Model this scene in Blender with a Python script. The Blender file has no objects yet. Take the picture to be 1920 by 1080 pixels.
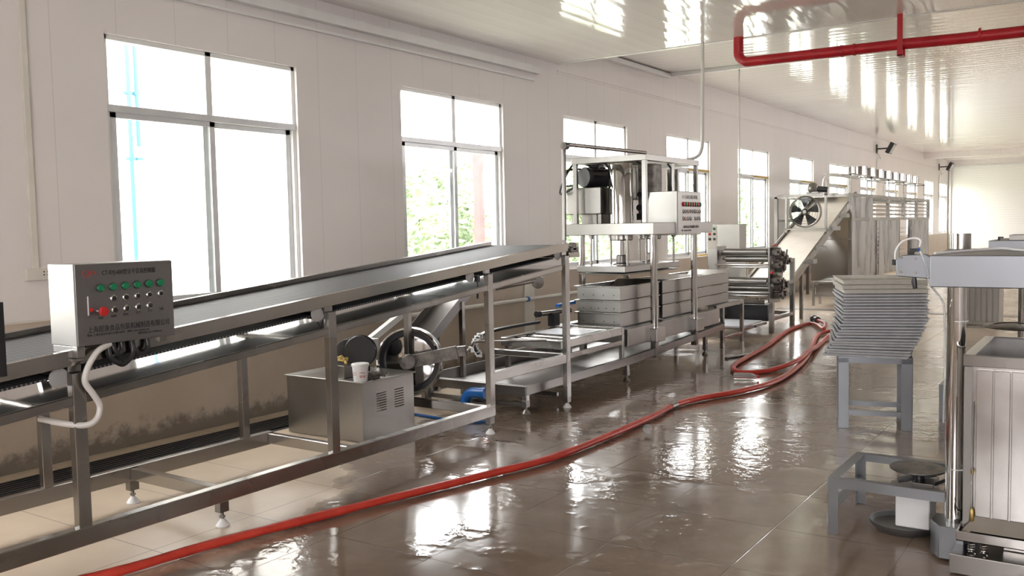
import bpy, bmesh, math, random
from mathutils import Vector, Matrix, noise
random.seed(7)
S = bpy.context.scene
C = S.collection
PI = math.pi

# ------------------------------------------------------------------ camera
cam_d = bpy.data.cameras.new('camera'); cam = bpy.data.objects.new('camera', cam_d); C.objects.link(cam)
cam_d.sensor_width = 36.0; cam_d.lens = 36.0*1699.84/1920; cam_d.clip_end = 300; cam_d.clip_start = .05
_f = Vector((-0.55905998, 0.82645941, -0.06645893)); _r = Vector((0.82885647, 0.55912742, -0.01932567)); _u = Vector((-0.02118713, 0.06588912, 0.99760199))
m = Matrix.Identity(4)
for i in range(3): m[i][0] = _r[i]; m[i][1] = _u[i]; m[i][2] = -_f[i]
m[0][3], m[1][3], m[2][3] = 0, 0, 1.4965
cam.matrix_world = m
S.camera = cam

# ------------------------------------------------------------------ world, daylight, exposure
SKY = 8.5
w = bpy.data.worlds.new('overcast_sky'); S.world = w; w.use_nodes = True
wn = w.node_tree.nodes; wn['Background'].inputs[0].default_value = (1, .965, .985, 1); wn['Background'].inputs[1].default_value = SKY
S.view_settings.view_transform = 'Standard'; S.view_settings.look = 'None'
S.view_settings.exposure = 1.0; S.view_settings.gamma = 1; S.view_settings.use_curve_mapping = False
WY0, WP, WW, WZ0, WZ1, WZT = 3.6857, 3.0762, 1.7434, .96, 2.885, 2.405   # window row
XL, XR, YB, YF = -5.83, 5.6, 39.5, -5.2
def portal(x, y0, y1, z0, z1, sgn):
    d = bpy.data.lights.new('window_daylight', 'AREA'); d.shape = 'RECTANGLE'; d.size = z1-z0; d.size_y = y1-y0
    d.cycles.is_portal = True
    o = bpy.data.objects.new('window_daylight', d); C.objects.link(o)
    o.location = (x, (y0+y1)/2, (z0+z1)/2); o.rotation_euler = (0, -PI/2*sgn, 0)
WINS = [WY0+i*WP for i in range(-2, 12)]
for y in WINS: portal(XL-.21, y, y+WW, WZ0, WZ1, 1)
R_FILL_OPENINGS = [17.0, 20.6, 24.2, 33.0]  # unseen openings added high up for fill, clear of the steel reflections
for y in R_FILL_OPENINGS: portal(XR+.21, y, y+2.1, 2.15, 3.35, -1)
F_FILL_OPENINGS = [-1.2, 1.4, 3.6]                                                    # unseen openings added behind the camera to brighten the right-hand press
for x in F_FILL_OPENINGS:
    d = bpy.data.lights.new('window_daylight', 'AREA'); d.shape = 'RECTANGLE'; d.size = 1.9; d.size_y = 1.5; d.cycles.is_portal = True
    o = bpy.data.objects.new('window_daylight', d); C.objects.link(o); o.location = (x+.95, YF-.21, 2.35); o.rotation_euler = (PI/2, 0, 0)

# ------------------------------------------------------------------ materials
def new_mat(name):
    mt = bpy.data.materials.new(name); mt.use_nodes = True
    return mt, mt.node_tree.nodes, mt.node_tree.links, mt.node_tree.nodes['Principled BSDF']
def coords(N, L, scale=(1,1,1), kind='Object'):
    tc = N.new('ShaderNodeTexCoord'); mp = N.new('ShaderNodeMapping'); mp.inputs['Scale'].default_value = scale
    L.new(tc.outputs[kind], mp.inputs['Vector']); return mp.outputs[0]
def noise_tex(N, L, vec, scale, detail=3, rough=.5):
    n = N.new('ShaderNodeTexNoise'); n.inputs['Scale'].default_value = scale; n.inputs['Detail'].default_value = detail; n.inputs['Roughness'].default_value = rough
    L.new(vec, n.inputs['Vector']); return n.outputs['Fac']
def mrange(N, L, v, a, b, c, d, smooth=False):
    r = N.new('ShaderNodeMapRange'); r.inputs[1].default_value = a; r.inputs[2].default_value = b; r.inputs[3].default_value = c; r.inputs[4].default_value = d
    if smooth: r.interpolation_type = 'SMOOTHSTEP'
    L.new(v, r.inputs[0]); return r.outputs[0]
def mixc(N, L, f, a, b):
    x = N.new('ShaderNodeMix'); x.data_type = 'RGBA'
    if isinstance(f, float): x.inputs[0].default_value = f
    else: L.new(f, x.inputs[0])
    for i, c in ((6, a), (7, b)):
        if isinstance(c, tuple): x.inputs[i].default_value = (*c, 1)
        else: L.new(c, x.inputs[i])
    return x.outputs[2]
def math_(N, L, op, a, b=0.0):
    x = N.new('ShaderNodeMath'); x.operation = op
    for i, v in enumerate((a, b)):
        if isinstance(v, (int, float)): x.inputs[i].default_value = v
        else: L.new(v, x.inputs[i])
    return x.outputs[0]
def bump(N, L, P, h, strength, dist=.01):
    b = N.new('ShaderNodeBump'); b.inputs['Strength'].default_value = strength; b.inputs['Distance'].default_value = dist
    L.new(h, b.inputs['Height']); L.new(b.outputs[0], P.inputs['Normal'])
def plain(name, col, rough=.5, metal=0, var=.12, nscale=6, bmp=0):
    mt, N, L, P = new_mat(name)
    v = coords(N, L); n = noise_tex(N, L, v, nscale, 4)
    L.new(mixc(N, L, mrange(N, L, n, .3, .7, 0, 1), tuple(c*(1-var) for c in col), tuple(min(1, c*(1+var)) for c in col)), P.inputs['Base Color'])
    P.inputs['Roughness'].default_value = rough; P.inputs['Metallic'].default_value = metal
    if bmp: bump(N, L, P, noise_tex(N, L, v, nscale*6, 3), bmp, .004)
    return mt
def steel(name, col=(.37,.355,.335), rough=.26, var=.16, brush=(1,1,14), bmp=0, wav=1.0):
    mt, N, L, P = new_mat(name)
    v = coords(N, L); vb = coords(N, L, brush)
    n1 = noise_tex(N, L, v, 2.6, 1.5, .5); n2 = noise_tex(N, L, vb, 16, 1)
    L.new(mixc(N, L, mrange(N, L, n1, .3, .72, 0, 1), tuple(c*(1-var) for c in col), col), P.inputs['Base Color'])
    P.inputs['Metallic'].default_value = 1
    r = math_(N, L, 'ADD', mrange(N, L, n1, .3, .7, rough*.75, rough*1.25), mrange(N, L, n2, .3, .7, -.008, .008))
    L.new(r if brush[2] > 20 else mrange(N, L, n1, .3, .7, rough*.85, rough*1.15), P.inputs['Roughness'])
    h = math_(N, L, 'ADD', math_(N, L, 'MULTIPLY', n2, .0), math_(N, L, 'MULTIPLY', noise_tex(N, L, v, 5, 1), wav))
    if bmp: bump(N, L, P, h, bmp, .02)
    return mt
M = {}
M['steel'] = steel('brushed_stainless')
M['steelp'] = steel('polished_stainless', (.44,.425,.40), .15, .1, bmp=.03)
M['steeld'] = steel('worn_stainless', (.31,.295,.28), .33, .3)
M['steelm'] = steel('satin_stainless', (.33,.32,.30), .34, .12)
M['steelb'] = steel('light_satin_stainless', (.43,.42,.40), .34, .12)
M['greyp'] = plain('dull_grey_plastic', (.40,.40,.39), .4)
M['panel'] = steel('dark_brushed_panel', (.27,.26,.26), .42, .1, (1,1,40))
M['galv'] = steel('galvanised_steel', (.33,.345,.365), .42, .2, (1,1,1))
M['chrome'] = steel('chrome', (.60,.59,.57), .08, .05)
M['black'] = plain('black_plastic', (.02,.02,.022), .35)
M['iron'] = plain('black_painted_iron', (.03,.03,.032), .3, .3)
M['rust'] = plain('greasy_cast_iron', (.16,.145,.13), .45, .7, .5, 14)
M['white'] = plain('white_plastic', (.78,.78,.77), .35, 0, .04)
M['whitepipe'] = plain('white_pvc_pipe', (.72,.70,.66), .35, 0, .05)
M['ivory'] = plain('ivory_plastic', (.70,.67,.60), .4, 0, .05)
M['tray'] = plain('grey_tray_plastic', (.53,.54,.56), .55, 0, .08, 20)
M['traytop'] = plain('beige_grey_tray_plastic', (.58,.56,.50), .55, 0, .08, 20)
M['belt'] = plain('cream_belt', (.80,.74,.66), .55, 0, .05)
M['redpaint'] = plain('red_pipe_paint', (.42,.012,.02), .32, 0, .15, 12, .2)
M['redp'] = plain('red_plastic', (.55,.02,.02), .35)
M['greenp'] = plain('green_plastic', (.01,.22,.09), .35)
M['bluep'] = plain('blue_pvc', (.01,.11,.38), .3)
M['skyblue'] = plain('pale_blue_paint', (.05,.20,.42), .4)
M['brass'] = plain('brass', (.38,.27,.10), .35, .9)
M['frame'] = plain('white_aluminium', (.78,.78,.77), .35, .1, .03)
M['sash'] = plain('grey_aluminium', (.66,.67,.68), .35, .3, .05)
M['redfade'] = plain('faded_red_paint', (.45,.06,.06), .5)
M['film'] = plain('yellow_protective_film', (.55,.36,.08), .5)
M['dado'] = None
M['ink'] = plain('black_ink', (.02,.018,.018), .6)  # lettering black, also painted shade in holes and gutter
M['redink'] = plain('red_ink', (.40,.03,.03), .6)
M['whitewall'] = plain('white_render', (.82,.81,.79), .8, 0, .06, .8)
M['leaf'] = plain('leaf_green', (.36,.45,.29), .6, 0, .4, 3)  # paled so the colour carries the haze over the trees
M['bark'] = plain('bark', (.2,.15,.1), .9, 0, .3)
M['ground'] = plain('pale_ground', (.46,.47,.36), .9, 0, .3, 1.5)
M['scrub'] = plain('steel_wool', (.16,.145,.12), .6, .6, .5, 60, 1.0)
M['cream'] = plain('cream_board', (.75,.77,.82), .3, 0, .03)
M['dough'] = plain('kraft_paper', (.55,.40,.12), .7, 0, .3, 30)
M['reflight'] = plain('floodlight_glass', (.25,.25,.25), .1, .4)
def m_glass():
    mt, N, L, P = new_mat('window_glass'); N.remove(P); o = N['Material Output']
    t = N.new('ShaderNodeBsdfTransparent'); t.inputs[0].default_value = (.96,.98,.97,1)
    g = N.new('ShaderNodeBsdfGlossy'); g.inputs['Roughness'].default_value = .02
    x = N.new('ShaderNodeMixShader'); x.inputs[0].default_value = .06
    L.new(t.outputs[0], x.inputs[1]); L.new(g.outputs[0], x.inputs[2]); L.new(x.outputs[0], o.inputs[0]); return mt
M['glass'] = m_glass()
def m_clear():
    mt, N, L, P = new_mat('clear_plastic'); P.inputs['Base Color'].default_value = (.9,.92,.93,1); P.inputs['Roughness'].default_value = .12
    P.inputs['Transmission Weight'].default_value = .85; P.inputs['IOR'].default_value = 1.2; return mt
M['clear'] = m_clear()
def m_floor():
    mt, N, L, P = new_mat('wet_beige_tiles')
    tc = N.new('ShaderNodeTexCoord'); sp = N.new('ShaderNodeSeparateXYZ'); L.new(tc.outputs['Object'], sp.inputs[0])
    x, y = sp.outputs[0], sp.outputs[1]; v = tc.outputs['Object']
    def joint(c, off):
        f = math_(N, L, 'FRACT', math_(N, L, 'DIVIDE', math_(N, L, 'SUBTRACT', c, off), .6))
        d = math_(N, L, 'MINIMUM', f, math_(N, L, 'SUBTRACT', 1.0, f))
        return mrange(N, L, d, .0035, .0065, 1, 0)
    j = math_(N, L, 'MAXIMUM', joint(x, -1.399-60), joint(y, 3.7229-60))
    # tile shade
    n1 = noise_tex(N, L, v, 1.4, 5, .6); n2 = noise_tex(N, L, v, .7, 3); n3 = noise_tex(N, L, v, 4.0, 4, .6)
    # wet patches: everywhere beyond the hose, dry strip below the windows
    xb = mrange(N, L, y, 3.2, 4.6, -3.5, -4.35)
    d = math_(N, L, 'ADD', math_(N, L, 'SUBTRACT', x, xb), mrange(N, L, n1, .3, .7, -.3, .3))
    wet = mrange(N, L, d, -.12, .18, 0, 1, True)
    far = mrange(N, L, y, 9.0, 14, 1, .12, True)
    wet = math_(N, L, 'MULTIPLY', wet, far)
    dry = mixc(N, L, mrange(N, L, n3, .3, .7, 0, 1), (.50,.40,.30), (.56,.455,.345))
    wc = mixc(N, L, mrange(N, L, n3, .3, .7, 0, 1), (.185,.136,.10), (.24,.178,.134))
    col = mixc(N, L, wet, dry, wc)
    col = mixc(N, L, math_(N, L, 'MULTIPLY', j, .75), col, (.10,.08,.065))
    L.new(col, P.inputs['Base Color'])
    pud = mrange(N, L, noise_tex(N, L, v, 1.15, 4, .62), .46, .56, 0, 1, True)     # standing water
    rw = mrange(N, L, pud, 0, 1, .13, .03)
    r = N.new('ShaderNodeMix'); L.new(wet, r.inputs[0]); r.inputs[2].default_value = .30; L.new(rw, r.inputs[3]); L.new(r.outputs[0], P.inputs['Roughness'])
    P.inputs['IOR'].default_value = 1.5
    rip = noise_tex(N, L, v, 14, 3, .6); fine = noise_tex(N, L, v, 70, 2)
    h = math_(N, L, 'ADD', math_(N, L, 'MULTIPLY', math_(N, L, 'MULTIPLY', rip, pud), math_(N, L, 'MULTIPLY', wet, .48)),
              math_(N, L, 'MULTIPLY', fine, math_(N, L, 'MULTIPLY', mrange(N, L, n2, .5, .62, 0, .028), wet)))
    h = math_(N, L, 'ADD', h, math_(N, L, 'MULTIPLY', n2, .5))
    h = math_(N, L, 'SUBTRACT', h, math_(N, L, 'MULTIPLY', j, .08))
    bump(N, L, P, h, .3, .02)
    return mt
M['floor'] = m_floor()
def m_ceiling(name, axis, per=.2, amp=.3):
    mt, N, L, P = new_mat(name)
    tc = N.new('ShaderNodeTexCoord'); sp = N.new('ShaderNodeSeparateXYZ'); L.new(tc.outputs['Object'], sp.inputs[0])
    c = sp.outputs[axis]; o = sp.outputs[1-axis]; v = tc.outputs['Object']
    f = math_(N, L, 'FRACT', math_(N, L, 'DIVIDE', math_(N, L, 'ADD', c, 60.0), per))
    d = math_(N, L, 'MINIMUM', f, math_(N, L, 'SUBTRACT', 1.0, f))
    j = mrange(N, L, d, .01, .025, 1, 0)
    L.new(mixc(N, L, math_(N, L, 'MULTIPLY', j, .4), (.86,.83,.80), (.62,.59,.57)), P.inputs['Base Color'])
    P.inputs['Roughness'].default_value = .07; P.inputs['IOR'].default_value = 1.75
    wv = N.new('ShaderNodeMapping'); wv.inputs['Scale'].default_value = (5,.6,1) if axis == 0 else (.6,5,1)
    L.new(v, wv.inputs['Vector'])
    n = noise_tex(N, L, wv.outputs[0], 1.0, 2)
    h = math_(N, L, 'ADD', math_(N, L, 'MULTIPLY', n, amp), math_(N, L, 'MULTIPLY', math_(N, L, 'SINE', math_(N, L, 'MULTIPLY', f, PI)), .10))
    bump(N, L, P, h, .5, .02)
    return mt
M['ceiln'] = m_ceiling('glossy_ceiling_panel_near', 0)
M['ceilf'] = m_ceiling('glossy_ceiling_panel_far', 1)
def m_wall():
    mt, N, L, P = new_mat('white_wall_panel')
    tc = N.new('ShaderNodeTexCoord'); sp = N.new('ShaderNodeSeparateXYZ'); L.new(tc.outputs['Object'], sp.inputs[0])
    c = math_(N, L, 'ADD', sp.outputs[1], sp.outputs[0])
    f = math_(N, L, 'FRACT', math_(N, L, 'DIVIDE', math_(N, L, 'ADD', c, 60.0), .475))
    d = math_(N, L, 'MINIMUM', f, math_(N, L, 'SUBTRACT', 1.0, f))
    j = mrange(N, L, d, .004, .009, 1, 0)
    n = noise_tex(N, L, tc.outputs['Object'], .8, 3)
    base = mixc(N, L, mrange(N, L, n, .3, .7, 0, 1), (.78,.735,.72), (.82,.78,.76))
    L.new(mixc(N, L, math_(N, L, 'MULTIPLY', j, .3), base, (.4,.37,.36)), P.inputs['Base Color'])
    P.inputs['Roughness'].default_value = .38
    return mt
M['wall'] = m_wall()
def m_dado():
    mt, N, L, P = new_mat('tan_washable_dado')
    tc = N.new('ShaderNodeTexCoord'); sp = N.new('ShaderNodeSeparateXYZ'); L.new(tc.outputs['Object'], sp.inputs[0]); v = tc.outputs['Object']
    n = noise_tex(N, L, v, 2.0, 6, .65); n2 = noise_tex(N, L, v, 9.0, 5, .7)
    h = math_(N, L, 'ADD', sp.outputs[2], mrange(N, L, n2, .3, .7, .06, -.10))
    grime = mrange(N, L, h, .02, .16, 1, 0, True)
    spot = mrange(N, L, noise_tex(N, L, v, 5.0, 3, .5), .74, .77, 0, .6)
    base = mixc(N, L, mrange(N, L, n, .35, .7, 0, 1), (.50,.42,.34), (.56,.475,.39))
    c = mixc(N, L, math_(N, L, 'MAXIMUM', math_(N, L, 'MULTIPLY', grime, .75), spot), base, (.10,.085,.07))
    L.new(c, P.inputs['Base Color']); P.inputs['Roughness'].default_value = .5
    bump(N, L, P, n2, .1, .01)
    return mt
M['dado'] = m_dado()
def m_mesh(name, per, dark, light, axis=1):
    mt, N, L, P = new_mat(name)
    tc = N.new('ShaderNodeTexCoord'); sp = N.new('ShaderNodeSeparateXYZ'); L.new(tc.outputs['Object'], sp.inputs[0])
    f = math_(N, L, 'FRACT', math_(N, L, 'DIVIDE', math_(N, L, 'ADD', sp.outputs[axis], 30.0), per))
    tri = math_(N, L, 'ABSOLUTE', math_(N, L, 'SUBTRACT', f, .5))
    fx = math_(N, L, 'FRACT', math_(N, L, 'DIVIDE', math_(N, L, 'ADD', sp.outputs[0], 30.0), .05))
    link = mrange(N, L, math_(N, L, 'ABSOLUTE', math_(N, L, 'SUBTRACT', fx, .5)), .44, .48, 0, .3)
    k = math_(N, L, 'SUBTRACT', mrange(N, L, tri, .18, .38, 0, 1), link)
    L.new(mixc(N, L, k, dark, light), P.inputs['Base Color']); P.inputs['Metallic'].default_value = .35
    P.inputs['Roughness'].default_value = .6; P.inputs['Specular IOR Level'].default_value = .25
    bump(N, L, P, tri, .5, .004)
    return mt
M['mesh'] = m_mesh('wire_mesh_belt', .020, (.03,.03,.032), (.21,.21,.215))
M['shutter'] = m_mesh('roller_shutter', .09, (.84,.84,.81), (.88,.88,.85), 2)
M['shutter'].node_tree.nodes['Principled BSDF'].inputs['Metallic'].default_value = 0
def m_tank():
    mt, N, L, P = new_mat('water_stained_stainless')
    v = coords(N, L); n = noise_tex(N, L, v, 2.4, 3, .5); n2 = noise_tex(N, L, v, 8.5, 2, .4)
    c = mixc(N, L, mrange(N, L, n, .35, .65, 0, 1), (.40,.385,.365), (.62,.605,.58))
    L.new(mixc(N, L, mrange(N, L, n2, .72, .75, 0, .75), c, (.12,.10,.09)), P.inputs['Base Color'])
    P.inputs['Metallic'].default_value = .95; L.new(mrange(N, L, n, .3, .7, .14, .30), P.inputs['Roughness'])
    bump(N, L, P, n, .12, .02); return mt
M['tank'] = m_tank()
def m_strip():
    mt, N, L, P = new_mat('dull_steel_sheet')
    v = coords(N, L, (1,1.5,.4)); n = noise_tex(N, L, v, 2.4, 4, .6)
    L.new(mixc(N, L, mrange(N, L, n, .38, .62, 0, 1), (.20,.205,.21), (.48,.48,.47)), P.inputs['Base Color'])
    P.inputs['Metallic'].default_value = .9; L.new(mrange(N, L, n, .3, .7, .2, .4), P.inputs['Roughness'])
    bump(N, L, P, n, .4, .03); return mt
M['sheet'] = m_strip()
def m_hose():
    mt, N, L, P = new_mat('red_flat_hose')
    v = coords(N, L); n = noise_tex(N, L, v, 7, 4, .6)
    L.new(mixc(N, L, mrange(N, L, n, .3, .7, 0, 1), (.46,.03,.018), (.60,.055,.034)), P.inputs['Base Color'])
    P.inputs['Roughness'].default_value = .3; bump(N, L, P, noise_tex(N, L, v, 18, 3), .35, .012); return mt
M['hose'] = m_hose()

# ------------------------------------------------------------------ geometry helpers
class MB:
    def __init__(s): s.v = []; s.f = []; s.sm = []
    def add(s, vs, fs, smooth=False):
        b = len(s.v); s.v += [Vector(p) for p in vs]; s.f += [tuple(b+i for i in f) for f in fs]; s.sm += [smooth]*len(fs); return s
    def box(s, a, b):
        x0,y0,z0 = (min(a[i],b[i]) for i in range(3)); x1,y1,z1 = (max(a[i],b[i]) for i in range(3))
        return s.add([(x0,y0,z0),(x1,y0,z0),(x1,y1,z0),(x0,y1,z0),(x0,y0,z1),(x1,y0,z1),(x1,y1,z1),(x0,y1,z1)],
                     [(0,3,2,1),(4,5,6,7),(0,1,5,4),(1,2,6,5),(2,3,7,6),(3,0,4,7)])
    def bar(s, p, q, wd, ht, up=(0,0,1)):                # rectangular bar from p to q, wd sideways, ht along up
        p = Vector(p); q = Vector(q); d = (q-p).normalized(); up = Vector(up)
        sd = d.cross(up)
        if sd.length < 1e-4: sd = d.cross(Vector((0,1,0)))
        sd.normalize(); u = sd.cross(d).normalized(); vs = []
        for e in (p, q):
            for a, b in ((-1,-1),(1,-1),(1,1),(-1,1)): vs.append(e+sd*a*wd/2+u*b*ht/2)
        return s.add(vs, [(0,1,2,3),(7,6,5,4),(0,4,5,1),(1,5,6,2),(2,6,7,3),(3,7,4,0)])
    def tube(s, pts, r, seg=14, flat=1.0, closed=False, up=None, caps=True):
        pts = [Vector(p) for p in pts]; n = len(pts); vs = []; fs = []
        t0 = (pts[1]-pts[0]).normalized(); u = Vector(up) if up else (Vector((0,0,1)) if abs(t0.z) < .9 else Vector((1,0,0)))
        for i, p in enumerate(pts):
            a = pts[i-1] if (i > 0 or closed) else p; b = pts[(i+1) % n] if (i < n-1 or closed) else p
            t = (b-a).normalized(); sd = t.cross(u)
            if sd.length < 1e-5: sd = t.cross(Vector((0,1,0)))
            sd.normalize(); u2 = sd.cross(t).normalized()
            if up is None: u = u2
            rr = r[i] if isinstance(r, (list, tuple)) else r
            for k in range(seg):
                an = 2*PI*k/seg; vs.append(p+sd*math.cos(an)*rr+u2*math.sin(an)*rr*flat)
        m_ = n if closed else n-1
        for i in range(m_):
            j = (i+1) % n
            for k in range(seg): fs.append((i*seg+k, i*seg+(k+1)%seg, j*seg+(k+1)%seg, j*seg+k))
        s.add(vs, fs, True)
        if caps and not closed:
            b = len(s.v)-len(vs); s.f += [tuple(b+k for k in range(seg))[::-1], tuple(b+(n-1)*seg+k for k in range(seg))]; s.sm += [False, False]
        return s
    def cyl(s, p, q, r, seg=24): return s.tube([p, q], r, seg)
    def lathe(s, c, prof, axis=(0,0,1), seg=32):           # prof: list of (radius, distance along axis)
        c = Vector(c); ax = Vector(axis).normalized(); a = ax.orthogonal().normalized(); b = ax.cross(a); vs = []; fs = []
        for r, h in prof:
            for k in range(seg): an = 2*PI*k/seg; vs.append(c+ax*h+(a*math.cos(an)+b*math.sin(an))*max(r, 1e-4))
        for i in range(len(prof)-1):
            for k in range(seg): fs.append((i*seg+k, i*seg+(k+1)%seg, (i+1)*seg+(k+1)%seg, (i+1)*seg+k))
        s.add(vs, fs, True); b0 = len(s.v)-len(vs)
        if prof[0] == prof[-1]: return s
        if prof[0][0] > 1e-3: s.f.append(tuple(b0+k for k in range(seg))[::-1]); s.sm.append(False)
        if prof[-1][0] > 1e-3: s.f.append(tuple(b0+(len(prof)-1)*seg+k for k in range(seg))); s.sm.append(False)
        return s
    def prism(s, poly, vec):                               # planar polygon pushed along vec
        n = len(poly); v = Vector(vec); a = [Vector(p) for p in poly]
        return s.add(a+[p+v for p in a], [tuple(range(n))[::-1], tuple(range(n, 2*n))]+[(i,(i+1)%n,(i+1)%n+n,i+n) for i in range(n)])
    def rot(s, c, ang, axis=(0,0,1)):
        R = Matrix.Rotation(ang, 3, Vector(axis)); c = Vector(c); s.v = [c+R@(p-c) for p in s.v]; return s
def wloc(o):
    l = Vector(o.location)
    while o.parent: o = o.parent; l += Vector(o.location)
    return l
def obj(name, mb, mat, parent=None, bevel=0.0, loc=None):
    me = bpy.data.meshes.new(name); off = wloc(parent) if parent else (Vector(loc) if loc else Vector((0,0,0)))
    me.from_pydata([tuple(p-off) for p in mb.v], [], mb.f); me.update()
    bm = bmesh.new(); bm.from_mesh(me); bmesh.ops.recalc_face_normals(bm, faces=bm.faces[:]); bm.to_mesh(me); bm.free()
    for p, s_ in zip(me.polygons, mb.sm): p.use_smooth = s_
    if any(mb.sm): me.set_sharp_from_angle(angle=.65)
    me.materials.append(M[mat] if isinstance(mat, str) else mat)
    o = bpy.data.objects.new(name, me); C.objects.link(o)
    if parent: o.parent = parent
    elif loc: o.location = loc
    if bevel:
        b = o.modifiers.new('bevel', 'BEVEL'); b.width = bevel; b.segments = 2; b.limit_method = 'ANGLE'; b.angle_limit = .7
    return o
def tag(o, label, cat, group=None, kind=None):
    if label: o['label'] = label
    if cat: o['category'] = cat
    if group: o['group'] = group
    if kind: o['kind'] = kind
    return o
def thing(name, loc, label, cat, group=None):
    o = bpy.data.objects.new(name, None); o.empty_display_size = .1; C.objects.link(o); o.location = loc
    return tag(o, label, cat, group)
def struct(name, mb, mat, bevel=0.0):
    o = obj(name, mb, mat, None, bevel); o['kind'] = 'structure'; return o
def kids(o): return [c for c in bpy.data.objects if c.parent == o]
def dup(o, parent=None):
    c = o.copy(); C.objects.link(c)
    if parent: c.parent = parent
    for k in kids(o): dup(k, c)
    return c
def spline(pts, n=8, closed=False):
    P = [Vector(p) for p in pts]; out = []; N_ = len(P)
    for i in range(N_ if closed else N_-1):
        a = P[i-1] if (i > 0 or closed) else P[0]; b = P[i]; c = P[(i+1)%N_]; d = P[(i+2)%N_] if (i+2 < N_ or closed) else P[-1]
        for k in range(n):
            t = k/n; out.append(.5*((2*b)+(c-a)*t+(2*a-5*b+4*c-d)*t*t+(3*b-a-3*c+d)*t**3))
    if not closed: out.append(P[-1])
    return out
def text_obj(name, s, size, origin, right, up, mat, parent, depth=.0006, sx=1.0, align='LEFT'):
    cu = bpy.data.curves.new(name, 'FONT'); cu.body = s; cu.size = size; cu.extrude = depth; cu.align_x = align
    t = bpy.data.objects.new(name, cu); C.objects.link(t)
    me = bpy.data.meshes.new_from_object(t.evaluated_get(bpy.context.evaluated_depsgraph_get())); bpy.data.objects.remove(t)
    R, U = Vector(right).normalized(), Vector(up).normalized(); Nn = R.cross(U); off = wloc(parent)
    for v in me.vertices: v.co = Vector(origin)+R*v.co.x*sx+U*v.co.y+Nn*v.co.z-off
    me.materials.clear(); me.materials.append(M[mat]); o = bpy.data.objects.new(name, me); C.objects.link(o); o.parent = parent; return o
ORD = ['first','second','third','fourth','fifth','sixth','seventh','eighth','ninth','tenth','eleventh','twelfth','thirteenth','fourteenth','fifteenth','sixteenth','seventeenth','eighteenth','nineteenth','twentieth','twenty-first','twenty-second','twenty-third','twenty-fourth','twenty-fifth','twenty-sixth']

# ------------------------------------------------------------------ the hall
struct('floor', MB().box((XL-.2, YF-.2, -.12), (XR+.2, YB+.2, 0)), 'floor')
def wall_with_holes(name, xa, xb, wins, ww, z0, z1, top, bot=0):
    mb = MB(); mb.box((xa,YF,bot),(xb,YB,z0)); mb.box((xa,YF,z1),(xb,YB,top)); y = YF
    for w0 in sorted(wins):
        mb.box((xa,y,z0),(xb,w0,z1)); y = w0+ww
    mb.box((xa,y,z0),(xb,YB,z1)); return struct(name, mb, 'wall')
wall_with_holes('wall_left', XL-.2, XL, WINS, WW, WZ0, WZ1, 4.1)
wall_with_holes('wall_right', XR, XR+.2, R_FILL_OPENINGS, 2.1, 2.15, 3.35, 4.1)
struct('wall_back', MB().box((XL-.2,YB,0),(-5.76,YB+.2,4.1)).box((3.0,YB,0),(XR+.2,YB+.2,4.1)).box((-5.76,YB,3.55),(3.0,YB+.2,4.1)), 'wall')
wf = MB().box((XL-.2,YF-.2,0),(XR+.2,YF,1.6)).box((XL-.2,YF-.2,3.1),(XR+.2,YF,4.1)); x_ = XL-.2
for a in F_FILL_OPENINGS: wf.box((x_,YF-.2,1.6),(a,YF,3.1)); x_ = a+1.9
wf.box((x_,YF-.2,1.6),(XR+.2,YF,3.1)); struct('wall_front', wf, 'wall')
ZC1, ZC2, YC = 3.49, 3.79, 9.70
struct('ceiling', MB().box((XL,YF,ZC1),(XR,YC,ZC1+.1)), 'ceiln')
struct('ceiling_far', MB().box((XL,YC,ZC2),(XR,YB,ZC2+.1)), 'ceilf').name = 'ceiling.001'
struct('trim_1', MB().box((XL,YC,ZC1-.006),(XR,YC+.012,ZC2)).box((XL,YC-.05,ZC1-.006),(XR,YC,ZC1-.001)), 'frame')
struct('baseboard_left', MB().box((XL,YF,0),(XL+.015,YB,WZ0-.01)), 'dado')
struct('trim_2', MB().box((XL,YF,WZ0-.012),(XL+.022,YB,WZ0)), 'ivory')
struct('trim_3', MB().box((XL,YC,3.405),(XL+.012,YB,3.42)).box((XL,YC,3.375),(XL+.008,YB,3.382)), 'wall')
struct('trim_4', MB().box((XL,0,3.30),(XL+.07,9.2,3.385)), 'frame', .003)
struct('trim_5', MB().box((XL,0,3.215),(XL+.03,9.15,3.24)), 'frame', .003)
struct('trim_6', MB().box((XL,YC,3.71),(XL+.08,12.95,3.775)).box((XL,12.9,3.73),(XR,12.96,ZC2-.001)), 'frame', .003)
struct('trim_7', MB().box((XL,34.2,3.60),(XR,34.5,ZC2)), 'wall')
sh = MB().box((-5.76,YB+.05,0),(3.0,YB+.1,3.55))
d1 = struct('door_1', sh, 'shutter')
fr = MB().box((-5.78,YB-.06,3.50),(3.02,YB+.0,3.56)).box((-5.79,YB-.05,0),(-5.72,YB,3.5)).box((2.98,YB-.05,0),(3.05,YB,3.5))
obj('door_frame', fr, 'frame', d1)
# pale painted column strip and joints on the dado
struct('trim_8', MB().box((XL,8.84,.02),(XL+.03,9.05,.955)), 'ivory', .003)

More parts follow.
